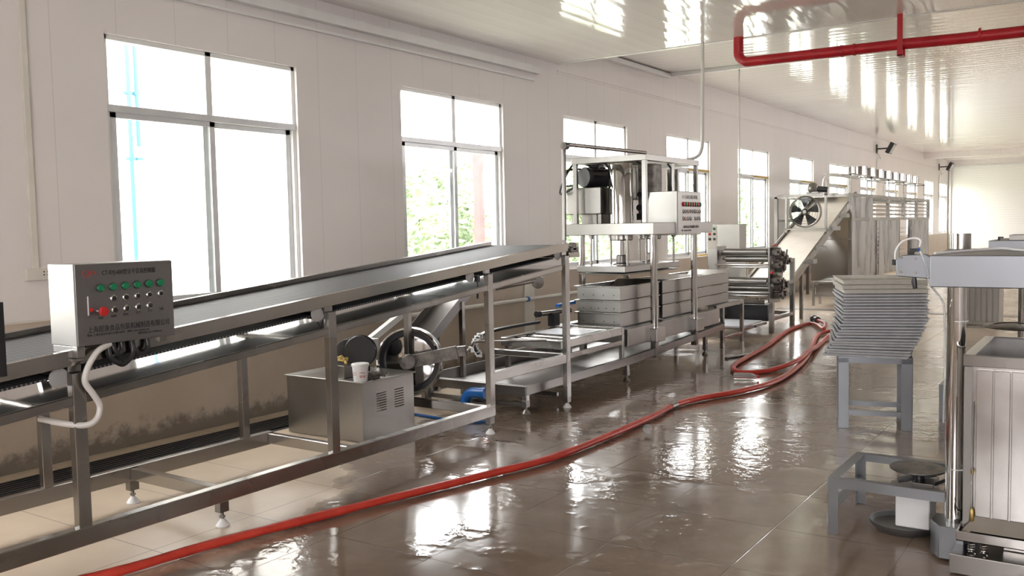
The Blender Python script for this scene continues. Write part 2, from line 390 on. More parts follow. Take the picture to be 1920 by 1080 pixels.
def make_window(y0, n):
    r = bpy.data.objects.new('window_%d' % n, None); C.objects.link(r); r.location = (XL-.06, y0, WZ0); r['kind'] = 'structure'
    X = XL-.06; y1 = y0+WW; t = .035
    f = MB()
    for a, b in (((X-.04,y0,WZ0),(X+.03,y0+t,WZ1)), ((X-.04,y1-t,WZ0),(X+.03,y1,WZ1)), ((X-.04,y0,WZ1-t),(X+.03,y1,WZ1)), ((X-.04,y0,WZ0),(X+.03,y1,WZ0+t))): f.box(a, b)
    obj('window_frame', f, 'frame', r, .003)
    obj('transom', MB().box((X-.035,y0,WZT-.05),(X+.04,y1,WZT)), 'sash', r, .003)
    ym = (y0+y1)/2
    obj('mullion', MB().box((X-.03,ym-.028,WZT),(X+.03,ym+.028,WZ1)), 'frame', r, .003)
    obj('pane', MB().box((X-.003,y0+t,WZT),(X+.001,ym-.028,WZ1-t)), 'glass', r)
    obj('pane', MB().box((X-.003,ym+.028,WZT),(X+.001,y1-t,WZ1-t)), 'glass', r)
    for k, (a, b, xo) in enumerate(((y0+t, ym+.045, .012), (ym-.045, y1-t, -.018))):
        s = MB(); q = .05; z0, z1 = WZ0+t, WZT-.05
        for c_, d_ in (((X+xo-.014,a,z0),(X+xo+.014,a+q,z1)), ((X+xo-.014,b-q,z0),(X+xo+.014,b,z1)), ((X+xo-.014,a,z1-.04),(X+xo+.014,b,z1)), ((X+xo-.014,a,z0),(X+xo+.014,b,z0+.045))): s.box(c_, d_)
        so = obj('sash', s, 'sash', r, .002)
        obj('pane', MB().box((X+xo-.002,a+q,z0+.045),(X+xo+.002,b-q,z1-.04)), 'glass', so)
    return r
wproto = make_window(WINS[0], 1)
for i, y in enumerate(WINS[1:]):
    o = dup(wproto); o.name = 'window_%d' % (i+2); o.location = (XL-.06, y, WZ0)

for k in range(6, 13):
    wo = next(o for o in bpy.data.objects if o.name == 'window_%d' % k); y = wo.location.y; X = XL-.06
    obj('protective_film', MB().box((X+.0405,y+WW/2,WZT-.045),(X+.042,y+WW,WZT-.012)).box((X+.0305,y+WW/2+.1,WZ0+.002),(X+.0315,y+WW,WZ0+.032)), 'film', wo)
# gutter grating along the wall
g = MB()
for k in range(7): g.box((-5.60+k*.045,-1,.004),(-5.60+k*.045+.02,13.5,.016))
for k in range(30): g.box((-5.61,-1+k*.5,.002),(-5.28,-1+k*.5+.02,.010))
gt = thing('drain_grating', (-5.45,2.5,0), 'long dark steel drain grating in the floor along the foot of the window wall', 'drain')
obj('slats', g, 'iron', gt)
obj('channel', MB().box((-5.62,-1,.0005),(-5.27,13.5,.003)), 'ink', gt)  # flat black sheet stands for the shade inside the gutter
g = MB().box((-5.0,15.55,.001),(1.5,15.8,.006))
tag(obj('floor_channel', g, 'steeld', None, 0), 'flat steel drain cover crossing the floor before the drying machine', 'drain')

# ------------------------------------------------------------------ outside the windows
tag(obj('ground', MB().box((-60,-30,-.4),(XL-.25,80,-.15)), 'ground'), 'pale grassy ground outside the window wall', 'ground', kind='structure')
tag(obj('neighbour_building', MB().box((-12,2.2,-.15),(-8.9,8.75,6.0)).box((-12.2,2.0,6.0),(-8.7,8.95,6.2)), 'whitewall', loc=(-9,5,-.15)), 'white rendered building seen through the nearest window', 'building')
for i, (yy, z0, nm) in enumerate(((5.85,-.15,'left and longer'), (5.945,2.45,'right and shorter'))):
    pm = MB().cyl((-8.85,yy,z0),(-8.85,yy,4.2),.022,10)
    for z in (2.3,3.0,3.7): pm.box((-8.893,yy-.035,z),(-8.83,yy+.035,z+.03))
    tag(obj('blue_downpipe', pm, 'skyblue', loc=(-8.85,yy,z0)), nm+' of the two thin pale blue pipes on the white building outside', 'pipe', 'blue pipes outside')
rf = MB().bar((-9.5,13.05,-.15),(-9.5,13.05,2.9),.14,.14).bar((-9.5,13.05,.9),(-9.5,14.3,.9),.14,.14).bar((-9.5,14.3,-.15),(-9.5,14.3,2.9),.14,.14)
tag(obj('red_gate_frame', rf, 'redfade', loc=(-9.5,13.6,-.15)), 'red steel frame standing outside behind the second window', 'frame')
def tree_meshes(seed):
    rnd = random.Random(seed); mb = MB()
    for k in range(4200):
        while True:
            p = Vector((rnd.uniform(-1,1), rnd.uniform(-1,1), rnd.uniform(-1,1)))
            if .35 < p.length < 1: break
        q = Vector((p.x*2.2, p.y*2.6, 2.7+p.z*2.4))
        q += Vector([noise.noise(q*.9+Vector((seed*9+i*7,0,0))) for i in range(3)])*.9
        a = Vector((rnd.gauss(0,1), rnd.gauss(0,1), rnd.gauss(0,.5))).normalized(); b = a.orthogonal().normalized(); s_ = rnd.uniform(.14,.26)
        mb.add([q-a*s_, q+b*s_*.42, q+a*s_, q-b*s_*.42], [(0,1,2,3)])
    tr = MB().tube([(0,0,0),(.05,.1,1.2),(-.1,0,2.6),(.1,.1,4.0)], [.16,.13,.09,.04], 10)
    return mb, tr
def make_tree(loc, seed, label, sc):
    r = thing('tree', (0,0,0), label, 'tree', 'trees outside the windows'); a, b = tree_meshes(seed)
    cr = obj('crown', a, 'leaf', r); obj('trunk', b, 'bark', r); r.location = loc; r.scale = (sc,)*3; return r
TL = ['leafy green tree outside filling the lower half of the second window', 'tree outside behind the red frame, right of the second window',
      'tree outside behind the third window and the hydraulic press', 'tree outside behind the fourth window', 'tree outside behind the fifth window',
      'tree outside behind the sixth window', 'farthest tree outside beyond the seventh window']
for i, (p, sc) in enumerate((((-12.5,13.2,-.2),.62), ((-15,18.8,-.2),.72), ((-13,22.5,-.2),.66), ((-13.5,28,-.2),.72), ((-13.5,34.5,-.2),.75), ((-14,42,-.2),.8), ((-14,51,-.2),.85))): make_tree(p, i+1, TL[i], sc)

# ------------------------------------------------------------------ wall fittings
r = thing('wall_socket', (XL,3.13,1.215), 'white twin wall socket fed by a vertical trunking left of the nearest window', 'socket')
obj('face_plate', MB().box((XL,3.05,1.215),(XL+.035,3.205,1.295)), 'ivory', r, .006)
sk = MB()
for yy in (3.16,3.185):
    for zz in (1.245,1.265): sk.box((XL+.034,yy,zz),(XL+.0365,yy+.007,zz+.01))
obj('holes', sk, 'ink', r)  # black pads, the darkness of the holes put into the colour
obj('trunking', MB().box((XL,3.10,1.295),(XL+.025,3.14,3.30)), 'ivory', r, .003)
r = thing('wall_water_pipe', (XL+.06,5,.66), 'white water pipe running low along the tan wall behind the machines', 'pipe')
obj('pipe_run', MB().cyl((XL+.06,4.2,.66),(XL+.06,14.5,.66),.022), 'whitepipe', r)
for yy in (5.3,7.55,8.83,10.3,12.2): obj('clip', MB().cyl((XL+.06,yy,.66),(XL+.06,yy+.04,.66),.03).box((XL+.015,yy,.645),(XL+.06,yy+.04,.675)), 'bluep', r)
def flood(loc, label):
    x, y, z = loc; r = thing('floodlight', loc, label, 'floodlight', 'wall floodlights')
    obj('bracket', MB().box((XL+.002,y-.05,z-.12),(XL+.03,y+.05,z+.12)).bar((XL+.02,y,z),(x,y,z),.04,.04), 'iron', r)
    obj('lamp_head', MB().box((x-.05,y-.20,z-.16),(x+.06,y+.20,z+.16)).rot((x,y,z),.5,(0,1,0)), 'iron', r, .02)
    obj('lens', MB().box((x+.06,y-.16,z-.12),(x+.068,y+.16,z+.12)).rot((x,y,z),.5,(0,1,0)), 'reflight', r)
    obj('cable', MB().tube(spline([(XL+.02,y,z-.1),(XL+.12,y,z-.28),(XL+.02,y,z-.36),(XL+.015,y,1.9)],6), .012, 8), 'whitepipe', r)
flood((-5.45,27.0,3.50), 'black floodlight on the window wall just under the ceiling before the shutter beam')
flood((-5.45,37.3,3.45), 'small far floodlight on the window wall beyond the ceiling beam')

# red sprinkler pipe under the ceiling
r = thing('sprinkler_pipe', (-3.49,9.6,3.49), 'thick red water pipe hanging below the glossy ceiling at top right', 'pipe')
pts = [(-3.49,9.6,ZC1),(-3.49,9.6,3.33)]+[(-3.49+.11*(1-math.cos(a)),9.6,3.33-.11*math.sin(a)) for a in [PI/2*k/6 for k in range(1,7)]]+[(-2.6,9.6,3.215),(-1.85,9.6,3.21),(-1.3,9.6,3.195),(0,9.6,3.185),(3,9.6,3.18)]
obj('pipe_run', MB().tube(pts, .053, 20), 'redpaint', r)
for x in (-2.42,-2.30,-1.17): obj('coupling', MB().cyl((x,9.6,3.212),(x+.02,9.6,3.212),.060), 'redpaint', r)
obj('hanger', MB().box((-1.875,9.53,3.09),(-1.825,9.545,ZC1)).box((-1.875,9.53,3.09),(-1.825,9.67,3.10)).box((-1.875,9.655,3.09),(-1.825,9.67,3.2)), 'redpaint', r)
# conduits
tag(obj('cable_conduit', MB().tube(spline([(-3.90,9.6,ZC1),(-3.90,9.6,3.2),(-3.905,9.6,2.5),(-3.91,9.58,2.32),(-3.96,9.56,2.24),(-4.05,9.5,2.21)],8), .019, 10), 'whitepipe'),
    'white cable conduit dropping from the ceiling to the far corner of the hydraulic press', 'conduit')
tag(obj('cable_conduit', MB().cyl((-4.70,12.95,1.49),(-4.70,12.95,ZC2),.012,10), 'whitepipe'), 'thin white conduit dropping from the ceiling to the roller machine cabinet', 'conduit')

# ------------------------------------------------------------------ inclined mesh conveyor
YN = .3
zt = lambda y: .813+.0855*y
zl = lambda y: .570+.0925*y
cv = thing('inclined_conveyor', (-4.18,3.7,0), 'long stainless mesh-belt conveyor rising from the left edge towards the press', 'conveyor')
XF, XK = -3.80, -4.57
def sloped(x0, x1, f0, f1, ya, yb, mb=None):
    mb = mb or MB(); return mb.prism([(x0,ya,f0(ya)),(x0,yb,f0(yb)),(x0,yb,f1(yb)),(x0,ya,f1(ya))], (x1-x0,0,0))
for X, s_, dz in ((XF,1,0),(XK,-1,.02)):
    mb = MB(); sloped(X-.003*s_, X+.003*s_, lambda y: zt(y)-.068+dz, lambda y: zt(y)+dz, YN, 6.45, mb)
    sloped(X, X-.035*s_, lambda y: zt(y)-.004+dz, lambda y: zt(y)+dz, YN, 6.45, mb); sloped(X, X-.03*s_, lambda y: zt(y)-.068+dz, lambda y: zt(y)-.064+dz, YN, 6.45, mb)
    obj('side_rail', mb, 'steelp' if s_ > 0 else 'steel', cv, .001)
obj('mesh_belt', sloped(XK+.01, XF-.008, lambda y: zt(y)-.030, lambda y: zt(y)-.014, YN, 6.42), 'mesh', cv)
obj('return_belt', sloped(-4.36, XF-.05, lambda y: zt(y)-.117, lambda y: zt(y)-.107, YN, 6.3), 'mesh', cv)
obj('end_roller', MB().cyl((XK+.02,6.40,zt(6.4)-.075),(XF-.02,6.40,zt(6.4)-.075),.045), 'steeld', cv)
pan = MB(); sloped(XK-.0, XF+.02, lambda y: zl(y)+.027, lambda y: zl(y)+.030, YN, 6.32, pan)
obj('drip_pan', pan, 'chrome', cv)
lip = MB(); sloped(XF+.012, XF+.020, lambda y: zl(y)-.008, lambda y: zl(y)+.034, YN, 6.32, lip); sloped(XF-.02, XF+.02, lambda y: zl(y)-.012, lambda y: zl(y)-.008, YN, 6.32, lip); sloped(XK-.008, XK, lambda y: zl(y)-.012, lambda y: zl(y)+.05, YN, 6.32, lip)
obj('pan_lip', lip, 'steel', cv, .001)
for y in (2.19,3.73,5.31,6.40):
    zb = .13 if y < 6 else .09
    obj('leg', MB().box((XF-.02,y-.03,zb),(XF+.025,y+.03,zt(y)-.1)).box((XF-.02,y-.03,zt(y)-.1),(XF-.004,y+.03,zt(y)-.05)), 'steel', cv, .004)
for y in (2.45,3.72,5.31,6.40):
    obj('leg', MB().box((XK-.022,y-.025,.13 if y < 6 else .09),(XK+.022,y+.025,zt(y)-.08)), 'steel', cv, .004)
obj('base_rail', MB().box((XF-.028,YN,.130),(XF+.028,5.335,.212)), 'steel', cv, .004)
obj('base_rail', MB().box((XK-.025,YN,.130),(XK+.025,3.93,.212)), 'steel', cv, .004)
obj('base_rail', MB().box((XK-.025,5.25,.130),(XK+.025,5.335,.212)), 'steel', cv, .004)
for y in (2.93,3.905,5.30): obj('cross_bar', MB().box((XK+.025,y-.025,.140),(XF-.028,y+.025,.205)), 'steelp', cv, .004)
obj('cross_bar', MB().box((XF-.02,5.34,.375),(XF+.02,6.37,.45)), 'steel', cv, .004)
obj('cross_bar', MB().box((XK-.01,6.38,.40),(XF-.02,6.42,.45)), 'steel', cv, .004)
def foot(x, y, zt_, par, pad='white'):
    fo = obj('foot', MB().box((x-.022,y-.028,zt_-.055),(x+.022,y+.028,zt_)).cyl((x,y,.03),(x,y,zt_-.05),.009,10).lathe((x,y,.045),[(.009,0),(.016,0),(.016,.012),(.009,.012)],seg=6), 'steeld', par, .002)
    obj('foot_pad', MB().lathe((x,y,.0),[(.034,0),(.036,.006),(.026,.022),(.014,.034),(.012,.040)]), pad, fo)
for x, y in ((XF,.9),(XK,.9),(XF,2.93),(XK,2.93),(XF,5.30),(XK,5.30)): foot(x, y, .131, cv)
foot(XF, 6.40, .10, cv); foot(XK, 6.40, .10, cv)
# return idlers with their white end discs and hanging brackets
for y in (2.13,3.66,5.13,6.33):
    ro = obj('idler_roller', MB().cyl((XK+.03,y,zl(y)+.105),(XF-.05,y,zl(y)+.105),.02,16), 'steelp', cv)
    obj('end_disc', MB().lathe((XF-.035,y,zl(y)+.115),[(.042,0),(.045,.006),(.042,.014),(.012,.018)],(1,0,0)), 'greyp', ro)
for y, k in ((3.70,1),(5.26,0)):
    zz = zt(y)-.10
    obj('tension_bracket', MB().tube([(XF-.03,y-.07,zz),(XF-.03,y-.01,zz-.09),(XF-.03,y+.03,zz)],.006,8) if k else MB().box((XF-.03,y-.075,zl(y)+.06),(XF+.0,y-.045,zz)).cyl((XF-.015,y-.06,zl(y)-.06),(XF-.015,y-.06,zl(y)+.06),.008,8), 'iron', cv)
wh = obj('tension_rod', MB().cyl((XF-.10,5.55,zl(5.55)-.05),(XF-.02,6.02,zl(5.8)-.035),.006,8).cyl((XF-.02,5.45,zl(5.45)-.02),(XF-.02,6.05,zl(6.05)-.03),.007,8), 'steeld', cv)
obj('hand_wheel', MB().lathe((XF-.015,6.0,zl(6)-.06),[(.05,0),(.052,.006),(.05,.012),(.01,.016)],(.8,-.6,0)), 'steel', wh)
obj('end_bracket', MB().box((XF-.02,6.45,zt(6.4)-.12),(XF+.015,6.62,zt(6.4)-.075)).box((XF-.01,6.47,zt(6.4)-.075),(XF+.0,6.6,zt(6.4)-.03)), 'steelp', cv, .003)
obj('bearing_block', MB().cyl((XF-.03,6.53,zt(6.4)-.03),(XF+.02,6.53,zt(6.4)-.03),.035,16).box((XF-.03,6.47,zt(6.4)-.075),(XF+.02,6.6,zt(6.4)-.04)), 'rust', cv, .003)
obj('end_plate', MB().box((XF-.01,1.70,.93),(XF+.03,1.885,1.235)), 'iron', cv, .003)

# control box of the conveyor
cb = thing('control_box', (-3.86,2.42,1.0), 'stainless control box with six green buttons mounted on the near side of the conveyor', 'control box')
X1 = -3.75
obj('housing', MB().box((-3.96,2.178,1.015),(X1-.006,2.664,1.374)), 'steelm', cb, .004)
obj('front_panel', MB().box((X1-.006,2.182,1.018),(X1,2.662,1.371)), 'panel', cb)
obj('mounting_bracket', MB().box((-3.95,2.18,.965),(X1-.01,2.215,1.015)).box((-3.95,2.6,.99),(X1-.03,2.64,1.015)).box((-3.96,2.17,.95),(-3.78,2.222,.962)), 'steelm', cb, .002)
for k in range(6):
    b = obj('push_button', MB().lathe((X1,2.294+.0602*k,1.266+.001*k),[(.0165,0),(.0165,.006),(.013,.008),(.013,.016),(.012,.019),(.0,.02)],(1,0,0),20), 'greenp', cb)
    obj('button_collar', MB().lathe((X1,2.294+.0602*k,1.266+.001*k),[(.0185,0),(.0185,.004),(.0165,.006)],(1,0,0),20), 'iron', b)
def switch(x, y, z, par, r_=.0165, core='black'):
    b = obj('selector_switch', MB().lathe((x,y,z),[(r_,0),(r_,.005),(r_*.8,.008),(r_*.62,.008)],(1,0,0),20), 'chrome', par)
    obj('switch_cap', MB().lathe((x,y,z),[(r_*.62,.004),(r_*.62,.010),(.0,.0105)],(1,0,0),16), core, b)
for k in range(5): switch(X1, 2.355+.06*k, 1.215+.0013*k, cb)
for k in range(4): switch(X1, 2.358+.059*k, 1.163+.0018*k, cb, core='black')
es = obj('emergency_stop', MB().lathe((X1,2.288,1.163),[(.014,0),(.014,.016),(.012,.02)],(1,0,0),20), 'chrome', cb)
obj('stop_knob', MB().lathe((X1,2.288,1.163),[(.012,.018),(.021,.024),(.022,.034),(.018,.040),(0,.041)],(1,0,0),24), 'redp', es)
obj('meter_slot', MB().box((X1,2.231,1.148),(X1+.003,2.236,1.232)), 'white', cb)
obj('indicator_lamp', MB().lathe((X1,2.247,1.172),[(.009,0),(.009,.003),(0,.004)],(1,0,0),16), 'redp', cb)
RY, UZ = (0,1,0), (0,0,1); XT = X1+.0006
text_obj('logo_lettering', 'CA', .034, (XT,2.214,1.322), RY, UZ, 'redink', cb, sx=1.0)
text_obj('logo_lettering', '巨超', .014, (XT,2.255,1.330), RY, UZ, 'redink', cb, sx=.9)
text_obj('logo_lettering', 'CHAO YI JI', .007, (XT,2.216,1.314), RY, UZ, 'redink', cb)
text_obj('title_lettering', 'CT-BYJ-600型豆干百页控制器', .026, (XT,2.306,1.323), RY, UZ, 'ink', cb, sx=.80)
text_obj('company_lettering', '上海超逸食品包装机械制造有限公司', .031, (XT,2.226,1.073), RY, (0,-.0,1), 'ink', cb, sx=.83)
text_obj('address_lettering', '地址: 上海市嘉定区嘉行公路1008号   网址: www.chaoyi.com', .0125, (XT,2.222,1.056), RY, UZ, 'ink', cb, sx=.95)
text_obj('address_lettering', '销售电话: 021-59904616', .0125, (XT,2.470,1.041), RY, UZ, 'ink', cb, sx=.95)
for k, s_ in enumerate(('电源','给网+','提网','大刀','小刀','下道')): text_obj('button_lettering', s_, .0125, (XT,2.278+.061*k,1.128+.003*k), RY, UZ, 'ink', cb)
# cables under the box
tag(obj('cable_conduit', MB().tube(spline([(-3.77,2.34,1.01),(-3.755,2.27,.985),(-3.745,2.215,.92),(-3.745,2.20,.86),(-3.745,2.235,.80),(-3.745,2.262,.745),(-3.745,2.245,.69),(-3.76,2.20,.668),(-3.82,2.14,.680),(-3.93,2.09,.70)],8), .0135, 12), 'whitepipe'),
    'white flexible conduit looping down from the control box past the conveyor leg', 'conduit')
hk = MB()
for y0, y1, d in ((2.34,2.45,.11),(2.46,2.53,.075),(2.36,2.40,.06)):
    hk.tube(spline([(-3.78,y0,1.02),(-3.77,y0+.0,1.02-d*.6),(-3.765,(y0+y1)/2,1.02-d),(-3.77,y1,1.02-d*.6),(-3.78,y1,1.02)],8), .011, 10)
tag(obj('black_cables', hk, 'black'), 'black cables looped under the conveyor control box', 'cable')

# ------------------------------------------------------------------ drive housing, motor, wheel below the conveyor
dh = thing('drive_housing', (-4.79,4.9,0), 'low stainless drive housing box on the floor under the conveyor', 'machine housing')
obj('body', MB().box((-5.17,4.615,.004),(-4.405,5.17,.425)), 'steelb', dh, .004)
obj('top_cover', MB().box((-5.18,4.60,.425),(-4.39,5.18,.436)), 'steelb', dh, .003)
lv = MB()
for (a, b) in ((4.76,4.86),(4.95,5.05)):
    for k in range(8): lv.prism([(-4.405,a,.20+k*.018),(-4.4005,a,.204+k*.018),(-4.405,a,.208+k*.018)], (0,b-a,0))
obj('louvres', lv, 'steel', dh)
mt_ = thing('drive_motor', (-4.80,5.0,.436), 'black electric motor on the stainless drive housing behind the white bucket', 'motor')
obj('motor_body', MB().lathe((-4.86,5.0,.585),[(.03,-.03),(.10,-.03),(.105,.0),(.10,.05),(.105,.06),(.10,.07),(.105,.10),(.10,.14),(.06,.15)],(.5,-.85,0)), 'black', mt_)
obj('motor_mount', MB().box((-4.94,4.85,.436),(-4.72,5.04,.50)), 'iron', mt_, .004)
obj('drive_pulley', MB().lathe((-4.70,4.92,.60),[(.02,-.03),(.115,-.03),(.12,-.02),(.10,0),(.12,.02),(.115,.03),(.02,.03)],(.55,-.83,0)), 'black', mt_)
tag(obj('parts_box', MB().box((-4.80,4.66,.436),(-4.62,4.78,.53)), 'steeld', None, .004, loc=(-4.7,4.7,.436)), 'small open steel box under the black motor', 'box')
pb = MB()
for k in range(14):
    a = k*1.3; pb.tube([(-4.71+.05*math.cos(a),4.72+.035*math.sin(a),.535+.01*(k%5)),(-4.71+.06*math.cos(a+1.6),4.72+.04*math.sin(a+1.6),.56+.012*(k%4))],.008,6)
tag(obj('crumpled_paper', pb, 'dough', None, 0), 'crumpled brown paper strips on the small steel box', 'paper', kind='stuff')
bk = thing('plastic_bucket', (-4.40,4.66,.436), 'small white plastic bucket with red print on the drive housing', 'bucket')
bx, by = -4.455, 4.655
obj('tub', MB().lathe((bx,by,.436),[(.046,0),(.049,.004),(.058,.105),(.060,.106)]), 'white', bk)
obj('lid', MB().lathe((bx,by,.436),[(.060,.105),(.063,.108),(.063,.122),(.058,.126),(.0,.124)]), 'white', bk)
tdir = Vector((.83,.56,0)).normalized(); nd = Vector((.56,-.83,0)).normalized()
for s_, sz, dz, dx in (('水果奶昔',.010,.062,.002),('草莓',.022,.030,.0),('⌂',.03,.05,-.042)):
    text_obj('red_lettering', s_, sz, Vector((bx,by,.436+dz))+nd*.0575+tdir*dx, tdir, (0,0,1), 'redink', bk)
sw = MB(); rnd = random.Random(3)
for k in range(150):
    c = Vector((-4.44+rnd.gauss(0,.03), 4.80+rnd.gauss(0,.04), .458+rnd.uniform(-.012,.018))); a = rnd.uniform(0,6.3)
    sw.tube([c, c+Vector((math.cos(a)*.02,math.sin(a)*.02,rnd.uniform(-.008,.01))), c+Vector((math.cos(a+1)*.03,math.sin(a+1)*.03,rnd.uniform(-.01,.01)))],.003,4)
tag(obj('scouring_pad', sw, 'scrub', None, 0, loc=(-4.44,4.8,.437)), 'dark steel wool scouring pad beside the white bucket', 'scouring pad')
fw = thing('crank_flywheel', (-4.40,5.36,.30), 'large black and chrome crank flywheel behind the drive housing', 'flywheel')
wc_, ax = Vector((-4.61,5.38,.475)), Vector((.45,-.89,0)).normalized()
obj('rim', MB().lathe(wc_,[(.200,-.055),(.255,-.055),(.26,-.045),(.26,.045),(.255,.055),(.205,.055),(.200,.045),(.200,-.055)],ax,64), 'iron', fw)
obj('chrome_ring', MB().lathe(wc_,[(.238,.0555),(.250,.058),(.2615,.052),(.2615,.045),(.238,.0555)],ax,64), 'chrome', fw)
obj('disc', MB().lathe(wc_,[(.207,-.0),(.207,.025),(.18,.03),(.05,.035),(.05,.05),(0,.05)],ax,48), 'chrome', fw)
obj('hub', MB().lathe(wc_,[(.065,.02),(.065,.10),(.05,.12),(.05,.15),(.025,.15),(.025,.18),(0,.18)],ax,32), 'rust', fw)
a0 = wc_+ax*.16+Vector((.04,0,.02)); a1 = Vector((-4.16,5.40,.565))
obj('crank_arm', MB().bar(a0-Vector((.03,.0,.01)), a1, .035, .10).lathe(a0,[(.055,-.02),(.055,.03)],ax,24), 'rust', fw, .004)
obj('bearing_slide', MB().bar(a1-Vector((.04,.0,.0)), a1+Vector((.05,.04,.01)), .05, .075), 'rust', fw, .004)
a2 = a1+Vector((.04,.05,.0))
tag(obj('push_rod', MB().tube([a2,(-4.11,5.50,.575),(-4.11,5.54,.625)],.012,10).tube([(-4.11,5.54,.625),(-4.10,5.60,.630),(-4.10,6.56,.53)],.011,10).lathe((-4.11,5.50,.575),[(.022,-.015),(.022,.015)],(1,0,0),12), 'steelp'),
    'thin steel push rod running from the crank flywheel to the feed frame', 'rod')
ch = thing('inclined_chute', (-5.05,6.2,0), 'dark stainless chute slanting down behind the crank flywheel', 'chute')
obj('trough', MB().bar((-5.10,5.62,.22),(-5.10,6.62,.89),.30,.012,(0,-.5,1)), 'steeld', ch)
for x in (-4.95,-5.25): obj('side_wall', MB().bar((x,5.62,.25),(x,6.62,.92),.010,.09,(0,-.5,1)), 'panel', ch)
obj('white_guide', MB().bar((-5.05,5.28,.56),(-5.05,5.82,.795),.05,.05,(0,-.5,1)), 'white', ch)
for x, y, z in ((-4.95,5.95,.46),(-5.25,5.95,.46),(-4.95,6.5,.84),(-5.25,6.5,.84)): obj('support_leg', MB().bar((x,y,0),(x,y,z),.04,.04), 'steel', ch)
obj('gear_cover', MB().box((-5.08,5.22,.50),(-4.90,5.34,.64)), 'white', ch, .006)

# ------------------------------------------------------------------ drip tray under the press
dt = thing('drip_tray', (-4.45,8,0), 'long low stainless drip tray on legs below the press and feed frame', 'tray')
zr = lambda y: .232 if y < 7.9 else .232+.034*(y-7.9)
Yt = (5.97, 7.9, 10.3); t_ = MB()
for ya, yb in ((5.97,7.9),(7.9,10.3)):
    sloped(-3.94,-3.925, lambda y: zr(y)-.075, lambda y: zr(y), ya, yb, t_); sloped(-3.96,-3.915, lambda y: zr(y)-.006, lambda y: zr(y), ya, yb, t_)
    sloped(-4.99,-4.975, lambda y: zr(y)-.075, lambda y: zr(y)+.02, ya, yb, t_); sloped(-4.98,-3.93, lambda y: zr(y)-.075, lambda y: zr(y)-.069, ya, yb, t_)
t_.box((-4.99,5.965,.157),(-3.925,5.98,.24)).box((-4.99,5.94,.228),(-3.915,5.985,.236)).box((-4.99,10.29,.24),(-3.925,10.3,.33))
obj('trough', t_, 'steeld', dt, .002)
for x, y in ((-3.96,6.02),(-3.95,7.78),(-3.96,9.78),(-4.95,6.02),(-4.95,7.78),(-4.95,9.78)):
    obj('leg', MB().box((x-.022,y-.022,.10),(x+.022,y+.022,zr(y)-.072)), 'steel', dt, .003)
    foot(x, y, .11, dt, 'steelm')
for y in (6.55,6.02): obj('cross_bar', MB().box((-4.93,y-.015,.055),(-3.98,y+.015,.085)), 'steeld', dt, .002)
tag(obj('drain_elbow', MB().tube([(-4.30,5.92,.155),(-4.39,5.92,.155)]+[(-4.39-.11*math.sin(a),5.92,.045+.11*math.cos(a)) for a in [PI/2*k/8 for k in range(1,9)]]+[(-4.50,5.92,.0)], .042, 20).cyl((-4.32,5.92,.155),(-4.28,5.92,.155),.048).cyl((-4.50,5.92,0),(-4.50,5.92,.04),.047), 'bluep'),
    'blue plastic drain elbow at the near end of the drip tray', 'pipe')
tag(obj('floor_hose', MB().tube(spline([(-4.95,5.55,.012),(-4.6,5.52,.012),(-4.2,5.50,.012),(-4.0,5.62,.012)],8),.011,8), 'bluep'), 'thin dark blue hose on the floor beside the blue elbow', 'hose')

# ------------------------------------------------------------------ feed frame
ff = thing('mould_feed_frame', (-4.25,7.1,0), 'low stainless roller frame feeding the mould stacks, standing in the drip tray', 'frame')
for x in (-4.55,-3.97): obj('side_rail', MB().box((x-.015,6.58,.455),(x+.015,7.74,.525)).box((x-.03,6.58,.520),(x+.03,7.74,.527)), 'steel', ff, .002)
obj('end_rail', MB().box((-4.57,6.565,.455),(-3.95,6.595,.525)), 'steel', ff, .002)
obj('end_rail', MB().box((-4.57,7.70,.455),(-3.95,7.74,.525)), 'steel', ff, .002)
obj('lower_rail', MB().box((-3.985,6.58,.36),(-3.955,7.74,.40)), 'steel', ff, .002)
obj('lower_rail', MB().box((-4.565,6.58,.36),(-4.535,7.74,.40)), 'steel', ff, .002)
for y in (6.75,6.95,7.15,7.35,7.52,7.64): obj('slat', MB().cyl((-4.53,y,.50),(-3.99,y,.50),.016,12), 'steelp', ff)
for x in (-4.55,-3.97):
    for y in (6.64,7.72): obj('leg', MB().box((x-.02,y-.02,.16),(x+.02,y+.02,.46)), 'steel', ff, .003)
tag(obj('white_board', MB().box((-4.50,7.02,.517),(-4.02,7.40,.529)), 'cream', None, .003), 'white plastic board lying on the low feed frame', 'board')
cc = thing('cable_chain', (-4.45,6.3,.4), 'curved black cable chain at the near end of the feed frame', 'cable chain')
cpts = spline([(-4.56,6.22,.42),(-4.58,6.18,.50),(-4.57,6.25,.575),(-4.57,6.45,.60),(-4.57,6.9,.605),(-4.57,7.2,.60)],7)
obj('links', MB().tube(cpts, .028, 4, .6), 'black', cc)
for k in range(0, 16, 2): obj('link_rib', MB().bar(cpts[k]-Vector((.03,0,0)), cpts[k]+Vector((.03,0,0)), .008, .045), 'white', cc)
pc = thing('pneumatic_cylinder', (-4.5,7.4,.62), 'small pneumatic cylinder with black end above the feed frame left of the moulds', 'cylinder')
obj('barrel', MB().cyl((-4.66,7.35,.66),(-4.58,7.80,.66),.024), 'steelp', pc); obj('end_cap', MB().cyl((-4.67,7.31,.66),(-4.66,7.36,.66),.03), 'black', pc)
obj('clamp', MB().box((-4.66,7.50,.53),(-4.58,7.60,.66)), 'iron', pc, .004)
obj('blue_fitting', MB().bar((-4.62,7.62,.72),(-4.62,7.95,.73),.04,.03), 'bluep', pc)

